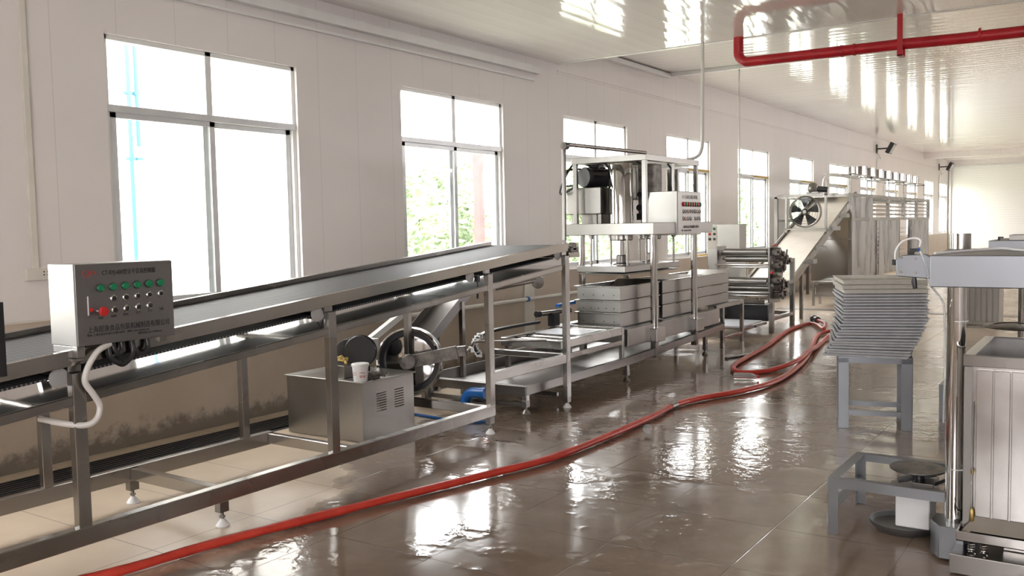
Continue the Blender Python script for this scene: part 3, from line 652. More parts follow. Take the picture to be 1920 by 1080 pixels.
# ------------------------------------------------------------------ hydraulic press
hp = thing('hydraulic_press', (-4.37,8.9,.2), 'tall stainless hydraulic press with columns, cylinders and top frame in the middle distance', 'press')
for x in (-3.98,-4.76): obj('base_beam', MB().box((x-.05,7.78,.33),(x+.05,10.15,.50)), 'steeld', hp, .005)
for y in (7.84,8.9,10.1): obj('base_beam', MB().box((-4.71,y-.05,.36),(-4.03,y+.05,.48)), 'steeld', hp, .005)
for x in (-3.93,-4.76):
    for y in (8.37,9.40):
        obj('column', MB().cyl((x,y,.44),(x,y,1.40),.036), 'chrome', hp)
        obj('column_foot', MB().box((x-.085,y-.10,.32),(x+.075,y+.10,.46)), 'steel', hp, .006)
        obj('support_leg', MB().box((x-.03,y-.03,.16),(x+.03,y+.03,.32)), 'steeld', hp)
obj('platform', MB().box((-4.86,8.18,1.40),(-3.84,9.72,1.52)), 'steelm', hp, .006)
for x in (-3.97,-4.76):
    for y in (8.26,9.56): obj('post', MB().box((x-.022,y-.022,1.52),(x+.022,y+.022,2.16)), 'steelm', hp, .003)
obj('post', MB().box((-3.99,8.95,1.52),(-3.965,8.975,2.16)), 'steelm', hp, .003)
for x in (-3.97,-4.76): obj('top_beam', MB().box((x-.028,8.23,2.14),(x+.028,9.59,2.20)), 'steelm', hp, .003)
for y in (8.26,9.56): obj('top_beam', MB().box((-4.79,y-.028,2.14),(-3.94,y+.028,2.20)), 'steelm', hp, .003)
obj('top_beam', MB().bar((-4.76,8.26,2.17),(-4.36,9.0,2.17),.05,.055), 'steelm', hp, .003)
cb1 = obj('cable_pipe', MB().tube([(-3.95,8.24,2.21),(-3.93,6.70,2.19)]+[(-3.93,6.70-.07*math.sin(a),2.12+.07*math.cos(a)) for a in [PI/2*k/5 for k in range(1,6)]]+[(-3.92,6.60,1.38)], .018, 12), 'steeld', hp)
obj('elbow_joint', MB().lathe((-3.93,6.65,2.175),[(.03,-.03),(.034,0),(.03,.03)],(0,1,0)), 'rust', cb1)
for k, y in enumerate((8.52,9.22)):
    cx = -4.37
    cyl_ = obj('hydraulic_cylinder', MB().lathe((cx,y,1.52),[(.128,0),(.128,.60),(.118,.62),(.03,.62),(.03,.66),(0,.66)] if k == 0 else [(.11,0),(.11,.05),(.10,.06),(.10,.58),(.04,.6),(0,.6)],seg=48), 'chrome' if k == 0 else 'steeld', hp)
    obj('flange', MB().lathe((cx,y,1.34),[(.11,0),(.12,.01),(.12,.06),(.0,.06)],seg=40), 'steel', cyl_)
    obj('piston_rod', MB().cyl((cx,y,1.10),(cx,y,1.36),.038), 'chrome', cyl_)
    obj('rod_collar', MB().lathe((cx,y,1.08),[(.09,0),(.09,.018),(.055,.03),(.055,.10),(.045,.11)],seg=32), 'steeld', cyl_)
    pl_ = obj('press_plate', MB().box((-4.72,y-.33,1.02),(-4.16,y+.33,1.085)).box((-4.70,y-.31,.995),(-4.18,y+.31,1.008)), 'steelm', hp, .006)
    for dx in (-.24,.18):
        for dy in (-.22,.22):
            g_ = obj('guide_rod', MB().cyl((cx+dx,y+dy,1.085),(cx+dx,y+dy,1.41),.012,12).lathe((cx+dx,y+dy,1.36),[(.026,0),(.026,.04)],seg=16), 'steel', hp)
obj('oil_tank', MB().box((-4.93,8.35,1.62),(-4.52,8.95,1.90)), 'steelm', hp, .008)
obj('tank_leg', MB().box((-4.90,8.40,1.52),(-4.86,8.44,1.62)).box((-4.58,8.40,1.52),(-4.54,8.44,1.62)).box((-4.80,8.45,1.52),(-4.62,8.8,1.62)), 'steeld', hp)
mo = obj('pump_motor', MB().lathe((-4.72,8.50,2.01),[(.03,-.10),(.10,-.10),(.108,-.08),(.108,-.04),(.102,-.03),(.102,.22),(.085,.26),(.03,.26)],(-.25,-.97,0) if False else (.3,.95,0)), 'iron', hp)
mf = MB()
for k in range(10):
    a = k*PI*2/10; d_ = Vector((.3,.95,0)).normalized(); p1 = Vector((-4.72,8.50,2.01))-d_*.03
    o1 = d_.orthogonal().normalized(); o2 = d_.cross(o1); e = o1*math.cos(a)+o2*math.sin(a)
    mf.bar(p1+e*.108, p1+e*.108+d_*.24, .008, .014, e)
obj('cooling_fins', mf, 'iron', mo)
obj('terminal_box', MB().box((-4.78,8.58,2.09),(-4.66,8.70,2.15)), 'iron', mo, .004)
mv = obj('valve_manifold', MB().box((-4.30,8.78,1.60),(-4.12,9.0,2.14)), 'rust', hp, .01)
obj('valve', MB().cyl((-4.25,8.80,1.68),(-4.25,8.70,1.68),.035).cyl((-4.25,8.80,1.82),(-4.25,8.71,1.82),.03).box((-4.29,8.72,1.55),(-4.22,8.8,1.62)), 'iron', mv, .004)
obj('auxiliary_tank', MB().box((-4.72,9.15,1.78),(-4.50,9.40,2.14)).cyl((-4.15,9.35,1.52),(-4.15,9.35,2.10),.07), 'steeld', hp, .006)
hs = MB()
for pts in ([(-4.72,8.52,2.13),(-4.86,8.42,2.16),(-4.93,8.30,1.98),(-4.96,8.28,1.84),(-4.80,8.28,1.90)],[(-4.80,8.45,2.1),(-4.92,8.34,2.08),(-4.90,8.27,1.93),(-4.74,8.26,1.93)],
            [(-4.68,8.6,2.14),(-4.6,8.5,2.18),(-4.5,8.5,2.1),(-4.42,8.38,1.9)],[(-4.2,8.8,2.1),(-4.18,8.66,2.16),(-4.16,8.62,1.9),(-4.2,8.7,1.6)],[(-4.1,9.1,2.15),(-4.02,9.1,2.0),(-4.12,9.1,1.75)],[(-4.66,8.62,2.15),(-4.6,8.7,2.22),(-4.35,8.75,2.2),(-4.25,8.85,2.1)]):
    hs.tube(spline(pts,7), .012, 8)
obj('hydraulic_hoses', hs, 'black', hp)

# its control cabinet
cc2 = thing('control_cabinet', (-3.95,9.0,1.38), 'grey control cabinet with rows of coloured lamps on the hydraulic press', 'control cabinet')
XC = -3.815
obj('housing', MB().box((-4.20,8.70,1.385),(XC-.005,9.335,1.84)), 'steelm', cc2, .004)
obj('cabinet_door', MB().box((XC-.005,8.715,1.392),(XC,9.325,1.832)), 'steelm', cc2, .002)
for k in range(8):
    obj('indicator_lamp', MB().lathe((XC,8.85+.063*k,1.705),[(.024,0),(.024,.012),(.018,.018),(0,.02)],(1,0,0),14), 'redp' if k%2 == 0 else 'greenp', cc2)
    switch(XC, 8.85+.063*k, 1.63, cc2, .022)
    if k not in (4,): switch(XC, 8.85+.063*k, 1.555, cc2, .022, 'redp' if k == 1 else 'black')
text_obj('title_lettering', 'CT-自动豆腐压榨机', .045, (XC+.0006,8.82,1.765), RY, UZ, 'ink', cc2, sx=1.05)
text_obj('company_lettering', '上海超逸食品包装机械制造有限公司', .032, (XC+.0006,8.83,1.458), RY, UZ, 'ink', cc2, sx=.85)
text_obj('address_lettering', '地址: 上海市嘉定区嘉行公路', .02, (XC+.0006,8.80,1.425), RY, UZ, 'ink', cc2)

# ------------------------------------------------------------------ mould stacks
def make_mould(y0, y1, z0, z1, xr, holes, label, top=False):
    x0, x1 = xr; r = thing('tofu_mould', ((x0+x1)/2,(y0+y1)/2,z0), label, 'mould', 'perforated tofu moulds in the press')
    mb = MB(); t = .006; zz = z1-.012
    mb.box((x0,y0,z0),(x1,y0+t,zz)).box((x0,y1-t,z0),(x1,y1,zz)).box((x0,y0+t,z0),(x0+t,y1-t,zz)).box((x1-t,y0+t,z0),(x1,y1-t,zz)).box((x0+t,y0+t,z0+.01),(x1-t,y1-t,z0+.014))
    obj('walls', mb, 'steelm', r, .001)
    e = .026; rm = MB().box((x0-e,y0-e,zz),(x1+.012,y0+.004,z1)).box((x0-e,y1-.004,zz),(x1+.012,y1+.012,z1)).box((x1-.004,y0+.004,zz),(x1+.012,y1-.004,z1)).box((x0-e,y0+.004,zz),(x0+.004,y1-.004,z1))
    obj('rim', rm, 'steel', r, .002)
    if top:
        fl = MB()
        fl.prism([(x0,y1-.20,z1-.035),(x1,y1-.20,z1-.035),(x1,y1+.0,z1+.018),(x0,y1+.0,z1+.018)], (0,.004,.004)); obj('deflector', fl, 'steelp', r)
    if holes:
        h = MB(); zc = (z0+zz)/2-.015
        for k in range(holes): h.cyl((x0+.07+k*(x1-x0-.14)/(holes-1),y0-.0015,zc),(x0+.07+k*(x1-x0-.14)/(holes-1),y0,zc),.006,8)
        obj('drain_holes', h, 'ink', r)  # black discs paint the shade inside the perforations
XM = (-4.53,-4.05)
tier = [(.512,.645),(.650,.765),(.770,.905)]
for si, (ya, yb, nm) in enumerate(((7.86,8.74,'nearest'),(8.83,9.70,'middle'),(9.78,10.76,'farthest'))):
    tt = tier if si < 2 else [(.535,.650),(.655,.765),(.770,.905)]
    for k, (a, b) in enumerate(tt):
        make_mould(ya, yb, a, b, XM, (4,5,4)[k] if si == 0 else 0, '%s stainless mould with drain holes in the %s of the three stacks in the press' % (('bottom','middle','top')[k], nm), k == 2)

# outfeed table behind the press
ot = thing('outfeed_table', (-4.3,10.7,0), 'low stainless outfeed table at the far end of the press', 'table')
for x in (-4.0,-4.6): obj('side_rail', MB().box((x-.02,10.2,.485),(x+.02,11.12,.53)), 'steel', ot, .003)
obj('table_top', MB().box((-4.6,10.2,.517),(-4.0,11.12,.53)), 'steeld', ot)
for x in (-4.0,-4.6):
    obj('leg', MB().box((x-.022,11.07,.0),(x+.022,11.115,.49)), 'steel', ot, .003)
    obj('leg', MB().box((x-.022,10.40,.0),(x+.022,10.445,.49)), 'steel', ot, .003)
for x in (-4.0,-4.6): obj('low_rail', MB().box((x-.015,10.445,.10),(x+.015,11.07,.13)), 'steel', ot, .003)

# ------------------------------------------------------------------ double roller machine
rm = thing('roller_machine', (-4.4,12.4,0), 'stainless double roller machine with red ball levers beyond the press', 'machine')
YR = 12.15
def roller(z, r_, y=YR, x0=-4.62, x1=-4.02, nm='roller', mat='steeld'): return obj(nm, MB().lathe((x0,y,z),[(.02,-.05),(.02,0),(r_,0),(r_,x1-x0),(.02,x1-x0),(.02,x1-x0+.08)],(1,0,0)), mat, rm)
roller(1.10,.048); roller(1.005,.045,YR+.05); roller(1.06,.04,YR+.25); roller(.70,.05); roller(.60,.045,YR+.1)
for z, y in ((.93,YR-.12),(.895,YR-.05),(.55,YR-.1),(.50,YR),(.40,YR-.1)): obj('cross_bar', MB().cyl((-4.72,y,z),(-3.96,y,z),.014,10), 'chrome', rm)
obj('pan', MB().box((-4.68,YR-.18,.40),(-4.0,YR+.3,.415)).box((-4.68,YR-.18,.40),(-4.0,YR-.17,.46)), 'steelp', rm, .002)
obj('dark_trough', MB().box((-4.68,YR+.1,.14),(-4.05,YR+.4,.36)), 'iron', rm, .004)
obj('side_plate', MB().prism([(-3.98,YR-.10,.40),(-3.98,YR+.35,.40),(-3.98,YR+.50,.85),(-3.98,YR+.20,1.16),(-3.98,YR-.10,1.16)], (.025,0,0)), 'steeld', rm, .003)
obj('side_plate', MB().box((-4.72,YR-.10,.40),(-4.695,YR+.25,1.18)), 'steeld', rm, .003)
bb = [(YR,1.10,.055),(YR+.18,1.05,.05),(YR+.33,.99,.055),(YR+.48,.95,.05),(YR+.05,.92,.05),(YR+.22,.86,.06),(YR,.72,.055),(YR+.15,.62,.055),(YR+.35,.62,.06),(YR+.1,.50,.05),(YR+.28,.50,.05)]
for y, z, s_ in bb: obj('bearing_block', MB().box((-3.955,y-s_,z-s_*.8),(-3.87,y+s_,z+s_*.5)).cyl((-3.955,y,z+.02),(-3.84,y,z+.02),s_*.75,16).box((-3.955,y-.02,z),(-3.88,y+.02,z+s_*1.5)), 'rust', rm, .004)
ts = MB()
for y, z in ((YR+.1,.60),(YR+.25,.98)): ts.bar((-3.86,y,z-.12),(-3.86,y+.1,z+.14),.02,.02)
obj('tension_screw', ts, 'steeld', rm)
for z, y in ((1.16,YR+.02),(.80,YR-.08)):
    l = obj('lever', MB().bar((-3.93,y+.06,z-.08),(-3.93,y,z),.012,.012), 'steel', rm); obj('ball_knob', MB().lathe((-3.93,y,z),[(0,0),(.018,.007),(.024,.022),(.018,.038),(0,.045)],seg=16), 'redp', l)
for x in (-4.66,-3.95): obj('leg', MB().box((x-.03,YR-.07,0),(x+.03,YR-.01,.42)), 'steel', rm, .003)
for x in (-4.66,-3.97): obj('post', MB().box((x-.03,13.07,0),(x+.03,13.13,.98)), 'steel', rm, .003)
for z in (.93,.62,.16): obj('side_rail', MB().box((-4.0,YR,z),(-3.94,13.08,z+.05)), 'steel', rm, .003)
obj('side_rail', MB().box((-4.69,YR,.16),(-4.63,13.08,.21)), 'steel', rm, .003)
obj('end_rail', MB().box((-4.63,13.08,.16),(-4.0,13.12,.21)), 'steel', rm, .003)
tag(obj('white_shelf_board', MB().box((-4.75,11.25,.15),(-4.06,12.05,.175)), 'cream', None, .006), 'white board lying low in front of the roller machine', 'board')
obj('shelf_rail', MB().box((-4.04,11.15,.12),(-4.01,12.1,.15)).box((-4.78,11.15,.12),(-4.75,12.1,.15)).box((-4.78,11.6,.12),(-4.01,11.64,.149)).box((-4.78,11.3,.12),(-4.01,11.34,.149)), 'steel', rm)
rc = thing('machine_cabinet', (-4.9,12.9,0), 'upright stainless cabinet with red and green buttons behind the roller machine', 'control cabinet')
obj('housing', MB().box((-5.12,12.75,0),(-4.63,13.05,1.485)), 'steelm', rc, .005)
obj('button_plate', MB().box((-5.11,12.742,1.12),(-4.97,12.75,1.47)), 'ivory', rc, .002)
for i, (dx, dz, c_) in enumerate(((0,0,'redp'),(.07,0,'greenp'),(0,-.075,'redp'),(.07,-.075,'iron'),(0,-.15,'iron'),(.07,-.15,'iron'))):
    obj('push_button', MB().lathe((-5.075+dx,12.742,1.42+dz),[(.02,0),(.02,.012),(0,.015)],(0,-1,0),14), c_, rc)

# ------------------------------------------------------------------ inclined cream belt with fan
ib = thing('inclined_belt', (-4.44,15.2,0), 'wide cream belt conveyor climbing steeply into the drying machine', 'conveyor')
zi = lambda y: .69+.355*(y-13.7)
obj('belt', sloped(-4.76,-4.14, lambda y: zi(y)-.03, lambda y: zi(y), 13.15, 17.35), 'belt', ib)
for x in (-4.79,-4.11): obj('side_rail', sloped(x-.02,x+.02, lambda y: zi(y)-.10, lambda y: zi(y)+.03, 13.1, 17.4), 'steelp' if x < -4.5 else 'steel', ib, .003)
for y in (14.2,14.75,15.6,16.2): obj('bracket', MB().box((-4.09,y,zi(y)-.02),(-3.98,y+.22,zi(y)+.05)), 'steelm', ib, .003)
obj('end_roller', MB().cyl((-4.76,13.15,zi(13.15)-.05),(-4.14,13.15,zi(13.15)-.05),.05), 'steeld', ib)
for x in (-4.79,-4.11): obj('leg', MB().box((x-.025,14.0,0),(x+.025,14.05,zi(14)-.1)), 'steel', ib, .003)
fn = thing('axial_fan', (-4.44,15.5,1.34), 'round black axial fan in a steel frame over the cream belt', 'fan')
fc = Vector((-4.46,15.45,1.665)); fa = (0,-1,0)
obj('fan_ring', MB().lathe(fc,[(.245,-.03),(.262,-.04),(.266,0),(.266,.05),(.255,.055),(.245,.05),(.245,-.03)],fa,48), 'steeld', fn)
fb = MB()
for k in range(5):
    a = k*2*PI/5+.3; rings = []
    for i in range(6):
        rr = .06+.172*i/5; w0 = .30 if i else .2; row = []
        for j in range(6):
            an = a+(j/5-.5)*(.62+.12*i/5); row.append(fc+Vector((math.cos(an)*rr,-.05+.06*(j/5-.5)*(1-.3*i/5),math.sin(an)*rr)))
        rings.append(row)
    vs = [p for r_ in rings for p in r_]+[p+Vector((0,.006,0)) for r_ in rings for p in r_]; fs = []
    for i in range(5):
        for j in range(5):
            q = i*6+j; fs.append((q,q+1,q+7,q+6)); fs.append((q+36,q+42,q+43,q+37))
    for j in range(5): fs += [(j,j+36,j+37,j+1),(30+j,31+j,67+j,66+j)]
    for i in range(5): fs += [(i*6,i*6+6,i*6+42,i*6+36),(i*6+5,i*6+41,i*6+47,i*6+11)]
    fb.add(vs, fs, True)
obj('blades', fb, 'iron', fn)
obj('hub', MB().lathe(fc,[(.06,-.05),(.06,.05),(.04,.07),(.03,.075),(.03,.07),(0,.07)],fa,24), 'steeld', fn)
gd = MB()
for rr in (.11,.155,.20,.24): gd.tube([fc+Vector((math.cos(t)*rr,-.125,math.sin(t)*rr)) for t in [2*PI*k/36 for k in range(36)]], .0025, 5, closed=True)
for k in range(4): t = PI/4+k*PI/2; gd.bar(fc+Vector((math.cos(t)*.03,-.12,math.sin(t)*.03)), fc+Vector((math.cos(t)*.27,-.12,math.sin(t)*.27)), .006,.006)
obj('guard', gd, 'iron', fn)
obj('stand', MB().box((-4.80,15.42,1.30),(-4.765,15.48,1.95)).box((-4.145,15.42,1.30),(-4.11,15.48,1.97)).box((-4.80,15.42,1.93),(-4.11,15.48,1.965)).box((-4.80,15.42,1.365),(-4.11,15.48,1.39)), 'steelm', fn, .003)
bl = thing('blower', (-4.35,15.6,1.97), 'small silver blower motor on top of the fan frame', 'blower')
obj('casing', MB().lathe((-4.40,15.62,2.06),[(.03,-.07),(.08,-.07),(.095,-.03),(.095,.05),(.06,.07),(0,.07)],(.6,-.8,0)).box((-4.48,15.55,1.965),(-4.28,15.68,2.0)), 'steelm', bl); obj('motor', MB().cyl((-4.34,15.64,2.05),(-4.16,15.68,2.03),.05), 'iron', bl)

# ------------------------------------------------------------------ drying machine
dm = thing('drying_machine', (-4.8,20.8,0), 'long tall stainless drying machine with slatted upper side in the background', 'machine')
Y0, Y1, XO, XI = 16.9, 24.6, -4.05, -5.45
for z in (1.965,1.53): obj('long_rail', MB().box((XO-.06,Y0,z-.03),(XO,Y1,z+.03)).box((XI,Y0,z-.03),(XI+.06,Y1,z+.03)), 'steel', dm, .003)
for y in [Y0+(Y1-Y0)*k/5 for k in range(6)]:
    obj('post', MB().box((XO-.06,y-.04,1.5),(XO+.004,y+.04,2.0)), 'steel', dm, .003)
    obj('cross_beam', MB().box((XI,y-.03,1.93),(XO-.06,y+.03,1.99)), 'steel', dm, .003)
for y in (Y0,18.95,21.1,22.3,Y1): obj('leg', MB().box((XO-.07,y-.03,0),(XO-.01,y+.03,1.5)), 'steeld', dm, .003); obj('leg', MB().box((XI,y-.03,0),(XI+.06,y+.03,1.97)), 'steeld', dm, .003)
for k in range(1,5):
    for z in (1.62,1.70,1.78,1.86):
        ya = Y0+(Y1-Y0)*k/5; obj('slat', MB().cyl((XO-.03,ya+.04,z),(XO-.03,ya+(Y1-Y0)/5-.04,z),.022,10), 'steelp', dm)
obj('side_panel', MB().box((XO-.02,Y0+.04,1.56),(XO-.012,Y0+1.5,1.93)), 'sheet', dm)
for a, b, z in ((Y0,18.72,.42),(19.05,20.95,.42),(22.35,Y1-.1,.55)): obj('side_panel', MB().box((XO-.012,a,z),(XO,b,1.50)), 'sheet', dm)
obj('inner_back', MB().box((XI+.0,18.4,.42),(XI+.02,Y1,1.5)), 'steeld', dm)
for k in range(9): obj('drying_shelf', MB().box((XI+.1,20.9,.55+k*.095),(XO-.12,22.3,.562+k*.095)), 'steelm', dm)
obj('end_panel', MB().box((-4.77,Y0-.02,.42),(XO,Y0-.008,1.18)).prism([(-4.77,Y0-.02,1.18),(XO,Y0-.02,1.18),(XO,Y0-.02,1.70),(-4.77,Y0-.02,1.70)],(0,.012,0)), 'steelp', dm)
obj('end_ledge', MB().box((-4.77,Y0-.05,1.16),(XO,Y0-.02,1.185)), 'steel', dm)
obj('top_sheet', MB().box((XI,Y0,1.995),(XO-.3,Y1,2.003)), 'steelm', dm)
rk = obj('pot_rack', MB().box((-4.74,17.6,2.375),(-4.70,25.4,2.395)).box((-4.30,17.6,2.375),(-4.26,25.4,2.395)), 'steel', dm)
for y in [17.7,19.4,21.0,22.6,24.0,25.2]:
    obj('rack_support', MB().box((-4.29,y,2.0),(-4.265,y+.025,2.38)).box((-4.735,y,2.355),(-4.265,y+.025,2.38)), 'steel', rk)
    obj('rack_support', MB().box((-4.735,y,2.0),(-4.71,y+.025,2.355)), 'steel', rk)
obj('feed_pipe', MB().tube(spline([(-4.45,16.6,1.95),(-4.47,16.62,2.2),(-4.46,16.9,2.33),(-4.46,17.7,2.36),(-4.46,19.0,2.365)],8), .03, 10), 'whitepipe', dm)
for k in range(8):
    y = 19.12+.78*k; r = thing('steel_pot', (-4.5,y,2.395), '%s steel pot from the near end in the row on top of the drying machine' % ORD[k], 'pot', 'steel pots on the rack')
    obj('pot_body', MB().lathe((-4.5,y,2.395),[(.19,0),(.195,.005),(.195,.175),(.20,.18),(.20,.186),(.188,.186),(.188,.012),(0,.010)],seg=36), 'steelp', r)
st = thing('side_table', (-4.3,16.5,0), 'small stainless table with a drawer at the near end of the drying machine', 'table')
obj('table_top', MB().box((-4.60,16.35,.40),(-4.08,16.80,.43)), 'steel', st, .003)
obj('drawer', MB().box((-4.54,16.37,.20),(-4.14,16.75,.375)), 'steelp', st, .003)
for x in (-4.58,-4.10):
    for y in (16.37,16.78): obj('leg', MB().box((x-.02,y-.02,0),(x+.02,y+.02,.40)), 'steel', st, .002)
obj('low_rail', MB().box((-4.58,16.36,.17),(-4.10,16.38,.20)), 'steel', st)

# ------------------------------------------------------------------ red hose and litter on the floor
HP = [(-3.95,1.2),(-3.80,1.75),(-3.636,2.189),(-3.556,2.685),(-3.389,3.365),(-3.246,3.896),(-3.124,4.351),(-3.0,4.86),(-2.972,5.638),(-2.985,6.358),(-3.015,6.761),(-2.95,7.15),(-2.76,7.66),(-2.66,8.31),(-2.752,9.348),(-2.96,10.45),(-3.20,11.5),(-3.30,12.1),(-3.15,12.3),
      (-3.08,11.5),(-2.98,10.8),(-2.88,10.1),(-2.78,9.35),(-2.90,8.90),(-3.058,8.616),(-3.22,8.72),(-3.34,9.05),(-3.42,9.7),(-3.52,10.6),(-3.75,12.1),(-3.80,12.9),(-3.74,13.25),(-3.55,12.9),(-3.35,12.45),(-3.45,12.9),(-3.66,13.3)]
hp3 = []
for i, (x, y) in enumerate(HP):
    z = .027
    if i in (21,22): z = .068
    if i in (18,): z = .05
    if i in (32,33): z = .05
    if i >= 34: z = .075
    hp3.append((x, y, z))
hz = spline(hp3, 8); rad = [.028*(1+.14*noise.noise(p*3.1)+.08*noise.noise(p*9)) for p in hz]
for i, p in enumerate(hz): p.z = max(p.z, rad[i]*.8)
ho = thing('red_hose', (-3.0,6.0,0), 'long red lay-flat hose lying across the wet floor and coiled beyond the press', 'hose')
obj('hose_tube', MB().tube(hz, rad, 14, .80, up=(0,0,1)), 'hose', ho)
obj('coupling', MB().cyl((-3.66,13.3,.075),(-3.74,13.42,.075),.045).cyl((-3.74,13.42,.075),(-3.77,13.46,.075),.055), 'iron', ho)
i0 = min(range(len(hz)), key=lambda i: (hz[i]-Vector((-3.02,6.72,.027))).length)
obj('hose_clamp', MB().tube(hz[i0:i0+3], [rad[i0]*1.12]*3, 14, .9, up=(0,0,1)), 'steeld', ho)
b1 = thing('clear_bottle', (-2.75,5.85,0), 'small crumpled clear plastic cup on the wet floor beside the red hose', 'cup')
obj('cup', MB().lathe((-2.80,5.82,.035),[(.022,0),(.026,.002),(.034,.06),(.035,.062),(.033,.06),(.024,.006),(0,.004)],(.35,-.55,.25),20), 'clear', b1)
b2 = thing('plastic_bottle', (-3.0,8.4,0), 'clear plastic bottle with a red cap lying inside the bend of the red hose', 'bottle')
obj('bottle_body', MB().lathe((-3.09,8.33,.034),[(.0,0),(.030,.004),(.034,.02),(.032,.04),(.034,.06),(.032,.08),(.034,.10),(.032,.12),(.034,.16),(.026,.19),(.014,.21),(.013,.225)],(.93,.36,0),20), 'clear', b2)
obj('bottle_cap', MB().cyl((-3.09+.93*.222,8.33+.36*.222,.034),(-3.09+.93*.24,8.33+.36*.24,.034),.016,14), 'redp', b2)
tag(obj('metal_offcut', MB().bar((-3.62,9.55,.012),(-3.50,9.95,.012),.05,.02), 'steeld', None, .002), 'short steel offcut lying on the wet floor left of the hose loop', 'metal scrap')

# ------------------------------------------------------------------ tray stack on its stand
ca, sa = math.cos(.27), math.sin(.27); A = Vector((-1.70,6.70,0)); ex = Vector((ca,sa,0)); ey = Vector((-sa,ca,0))
ts_ = thing('tray_stand', (-1.5,6.9,0), 'grey angle-iron stand carrying the tall stack of trays', 'stand')
def angle_leg(u, v, su, sv, h, par, base=A, name='leg', wd=.065):
    p = base+ex*u+ey*v; mb = MB().bar(p+ex*su*wd/2, p+ex*su*wd/2+Vector((0,0,h)), wd, .006, ey).bar(p+ey*sv*wd/2, p+ey*sv*wd/2+Vector((0,0,h)), .006, wd, ey)
    return obj(name, mb, 'galv', par)
for u, su in ((0.0,1),(.50,-1)):
    for v, sv in ((0,1),(.40,-1)):
        p = A+ex*(u+.0)+ey*v; mb = MB()
        mb.prism([p, p+ex*su*.075, p+ex*su*.075+ey*sv*.006, p+ey*sv*.006], (0,0,.515)); mb.prism([p, p+ex*su*.006, p+ex*su*.006+ey*sv*.065, p+ey*sv*.065], (0,0,.515))
        obj('leg', mb, 'galv', ts_, .0015)
for v in (.003,.397): obj('top_rail', MB().bar(A+ex*0+ey*v+Vector((0,0,.50)), A+ex*.5+ey*v+Vector((0,0,.50)), .006, .045), 'galv', ts_)
for v, z in ((.02,.115),(.38,.115)): obj('low_rail', MB().bar(A+ex*.03+ey*v+Vector((0,0,z)), A+ex*.47+ey*v+Vector((0,0,z)), .03, .035), 'galv', ts_)
for u in (.003,.497): obj('side_rail', MB().bar(A+ex*u+Vector((0,0,.50)), A+ex*u+ey*.4+Vector((0,0,.50)), .006, .045), 'galv', ts_)
NT = 25; z = .520
def tray(c, rz, tilt, L_, W_, h, z, mat, label):
    r = thing('stacked_tray', c, label, 'tray', 'grey trays stacked on the stand')
    mb = MB(); hx, hy, t = L_/2, W_/2, .006
    mb.box((-hx,-hy,0),(hx,hy,.005)).box((-hx,-hy,.005),(hx,-hy+t,h)).box((-hx,hy-t,.005),(hx,hy,h)).box((-hx,-hy+t,.005),(-hx+t,hy-t,h)).box((hx-t,-hy+t,.005),(hx,hy-t,h))
    me = obj('tray_body', MB(), mat, r)
    bpy.data.objects.remove(me); mb.v = [Vector(c)+p for p in mb.v]; obj('tray_body', mb, mat, r, .0015)
    lb = MB().box((-hx-.008,-hy-.008,h-.005),(hx+.008,-hy,h)).box((-hx-.008,hy,h-.006),(hx+.008,hy+.008,h)).box((-hx-.008,-hy,h-.006),(-hx,hy,h)).box((hx,-hy,h-.006),(hx+.008,hy,h)); lb.v = [Vector(c)+p for p in lb.v]; obj('tray_rim', lb, mat, r)
    r.rotation_euler = (tilt, 0, rz)
for k in range(NT):
    t = k/(NT-1)
    # drift of the pile: leans right in the middle, twists back near the foot
    if k < 6: du, rz = .0+.012*k, .10+.035*k
    elif k < 13: du, rz = .075+.016*(k-6), .31+.012*(k-6)
    else: du, rz = .18-.002*(k-13), .38+.004*(k-13)
    big = k >= NT-3
    h = .030 if big else .0165
    c = A+ex*(.215+du*.42+.008*math.sin(k*2.1))+ey*(.19+.01*math.cos(k*1.7))
    tilt = math.radians(min(k, 6)*.35) if not big else math.radians(2.1)
    c.z = z
    tray(tuple(c), rz, tilt, .56, .40, h, z, 'traytop' if big else 'tray', ('%s tray of the tall stack, counted from the bottom, grey and shallow' % ORD[k]) if not big else ('%s beige-grey deeper tray at the top of the tall stack' % ('lowest','middle','uppermost')[k-NT+3]))
    z += .0212 if not big else .033

# ------------------------------------------------------------------ small table, scale and basin
def low_table(x0, x1, y0, y1, h, label):
    r = thing('low_table_frame', ((x0+x1)/2,(y0+y1)/2,0), label, 'table frame', 'low grey table frames')
    for x, sx in ((x0,1),(x1,-1)):
        for y, sy in ((y0,1),(y1,-1)):
            p = Vector((x,y,0)); mb = MB(); mb.box((x,y,0),(x+sx*.045,y+sy*.005,h-.001)).box((x,y+sy*.005,0),(x+sx*.005,y+sy*.045,h-.001)); obj('leg', mb, 'galv', r, .001)
    obj('top_rail', MB().box((x0-.0015,y0-.0015,h-.045),(x1+.0015,y0+.004,h+.0015)).box((x0,y0+.004,h-.004),(x1,y0+.045,h+.0015)), 'galv', r)
    obj('top_rail', MB().box((x0-.0015,y1-.004,h-.045),(x1+.0015,y1+.0015,h+.0015)).box((x0,y1-.045,h-.004),(x1,y1-.004,h+.0015)), 'galv', r)
    for x, sx in ((x0,1),(x1,-1)):
        obj('side_rail', MB().box((x-sx*.0025,y0+.0455,h-.0445),(x+sx*.004,y1-.0455,h+.001)).box((x+sx*.004,y0+.0455,h-.004),(x+sx*.045,y1-.0455,h+.001)), 'galv', r)
        obj('side_rail', MB().box((x,y0+.01,.12),(x+sx*.03,y1-.01,.15)), 'galv', r, .001)
    return r
low_table(-1.152,-.60,4.37,4.94,.275, 'low grey angle-iron table frame with open top around the scale at the bottom right')
low_table(-1.13,-.60,7.36,7.90,.26, 'second low grey angle-iron table frame, half hidden behind the foreground press column')
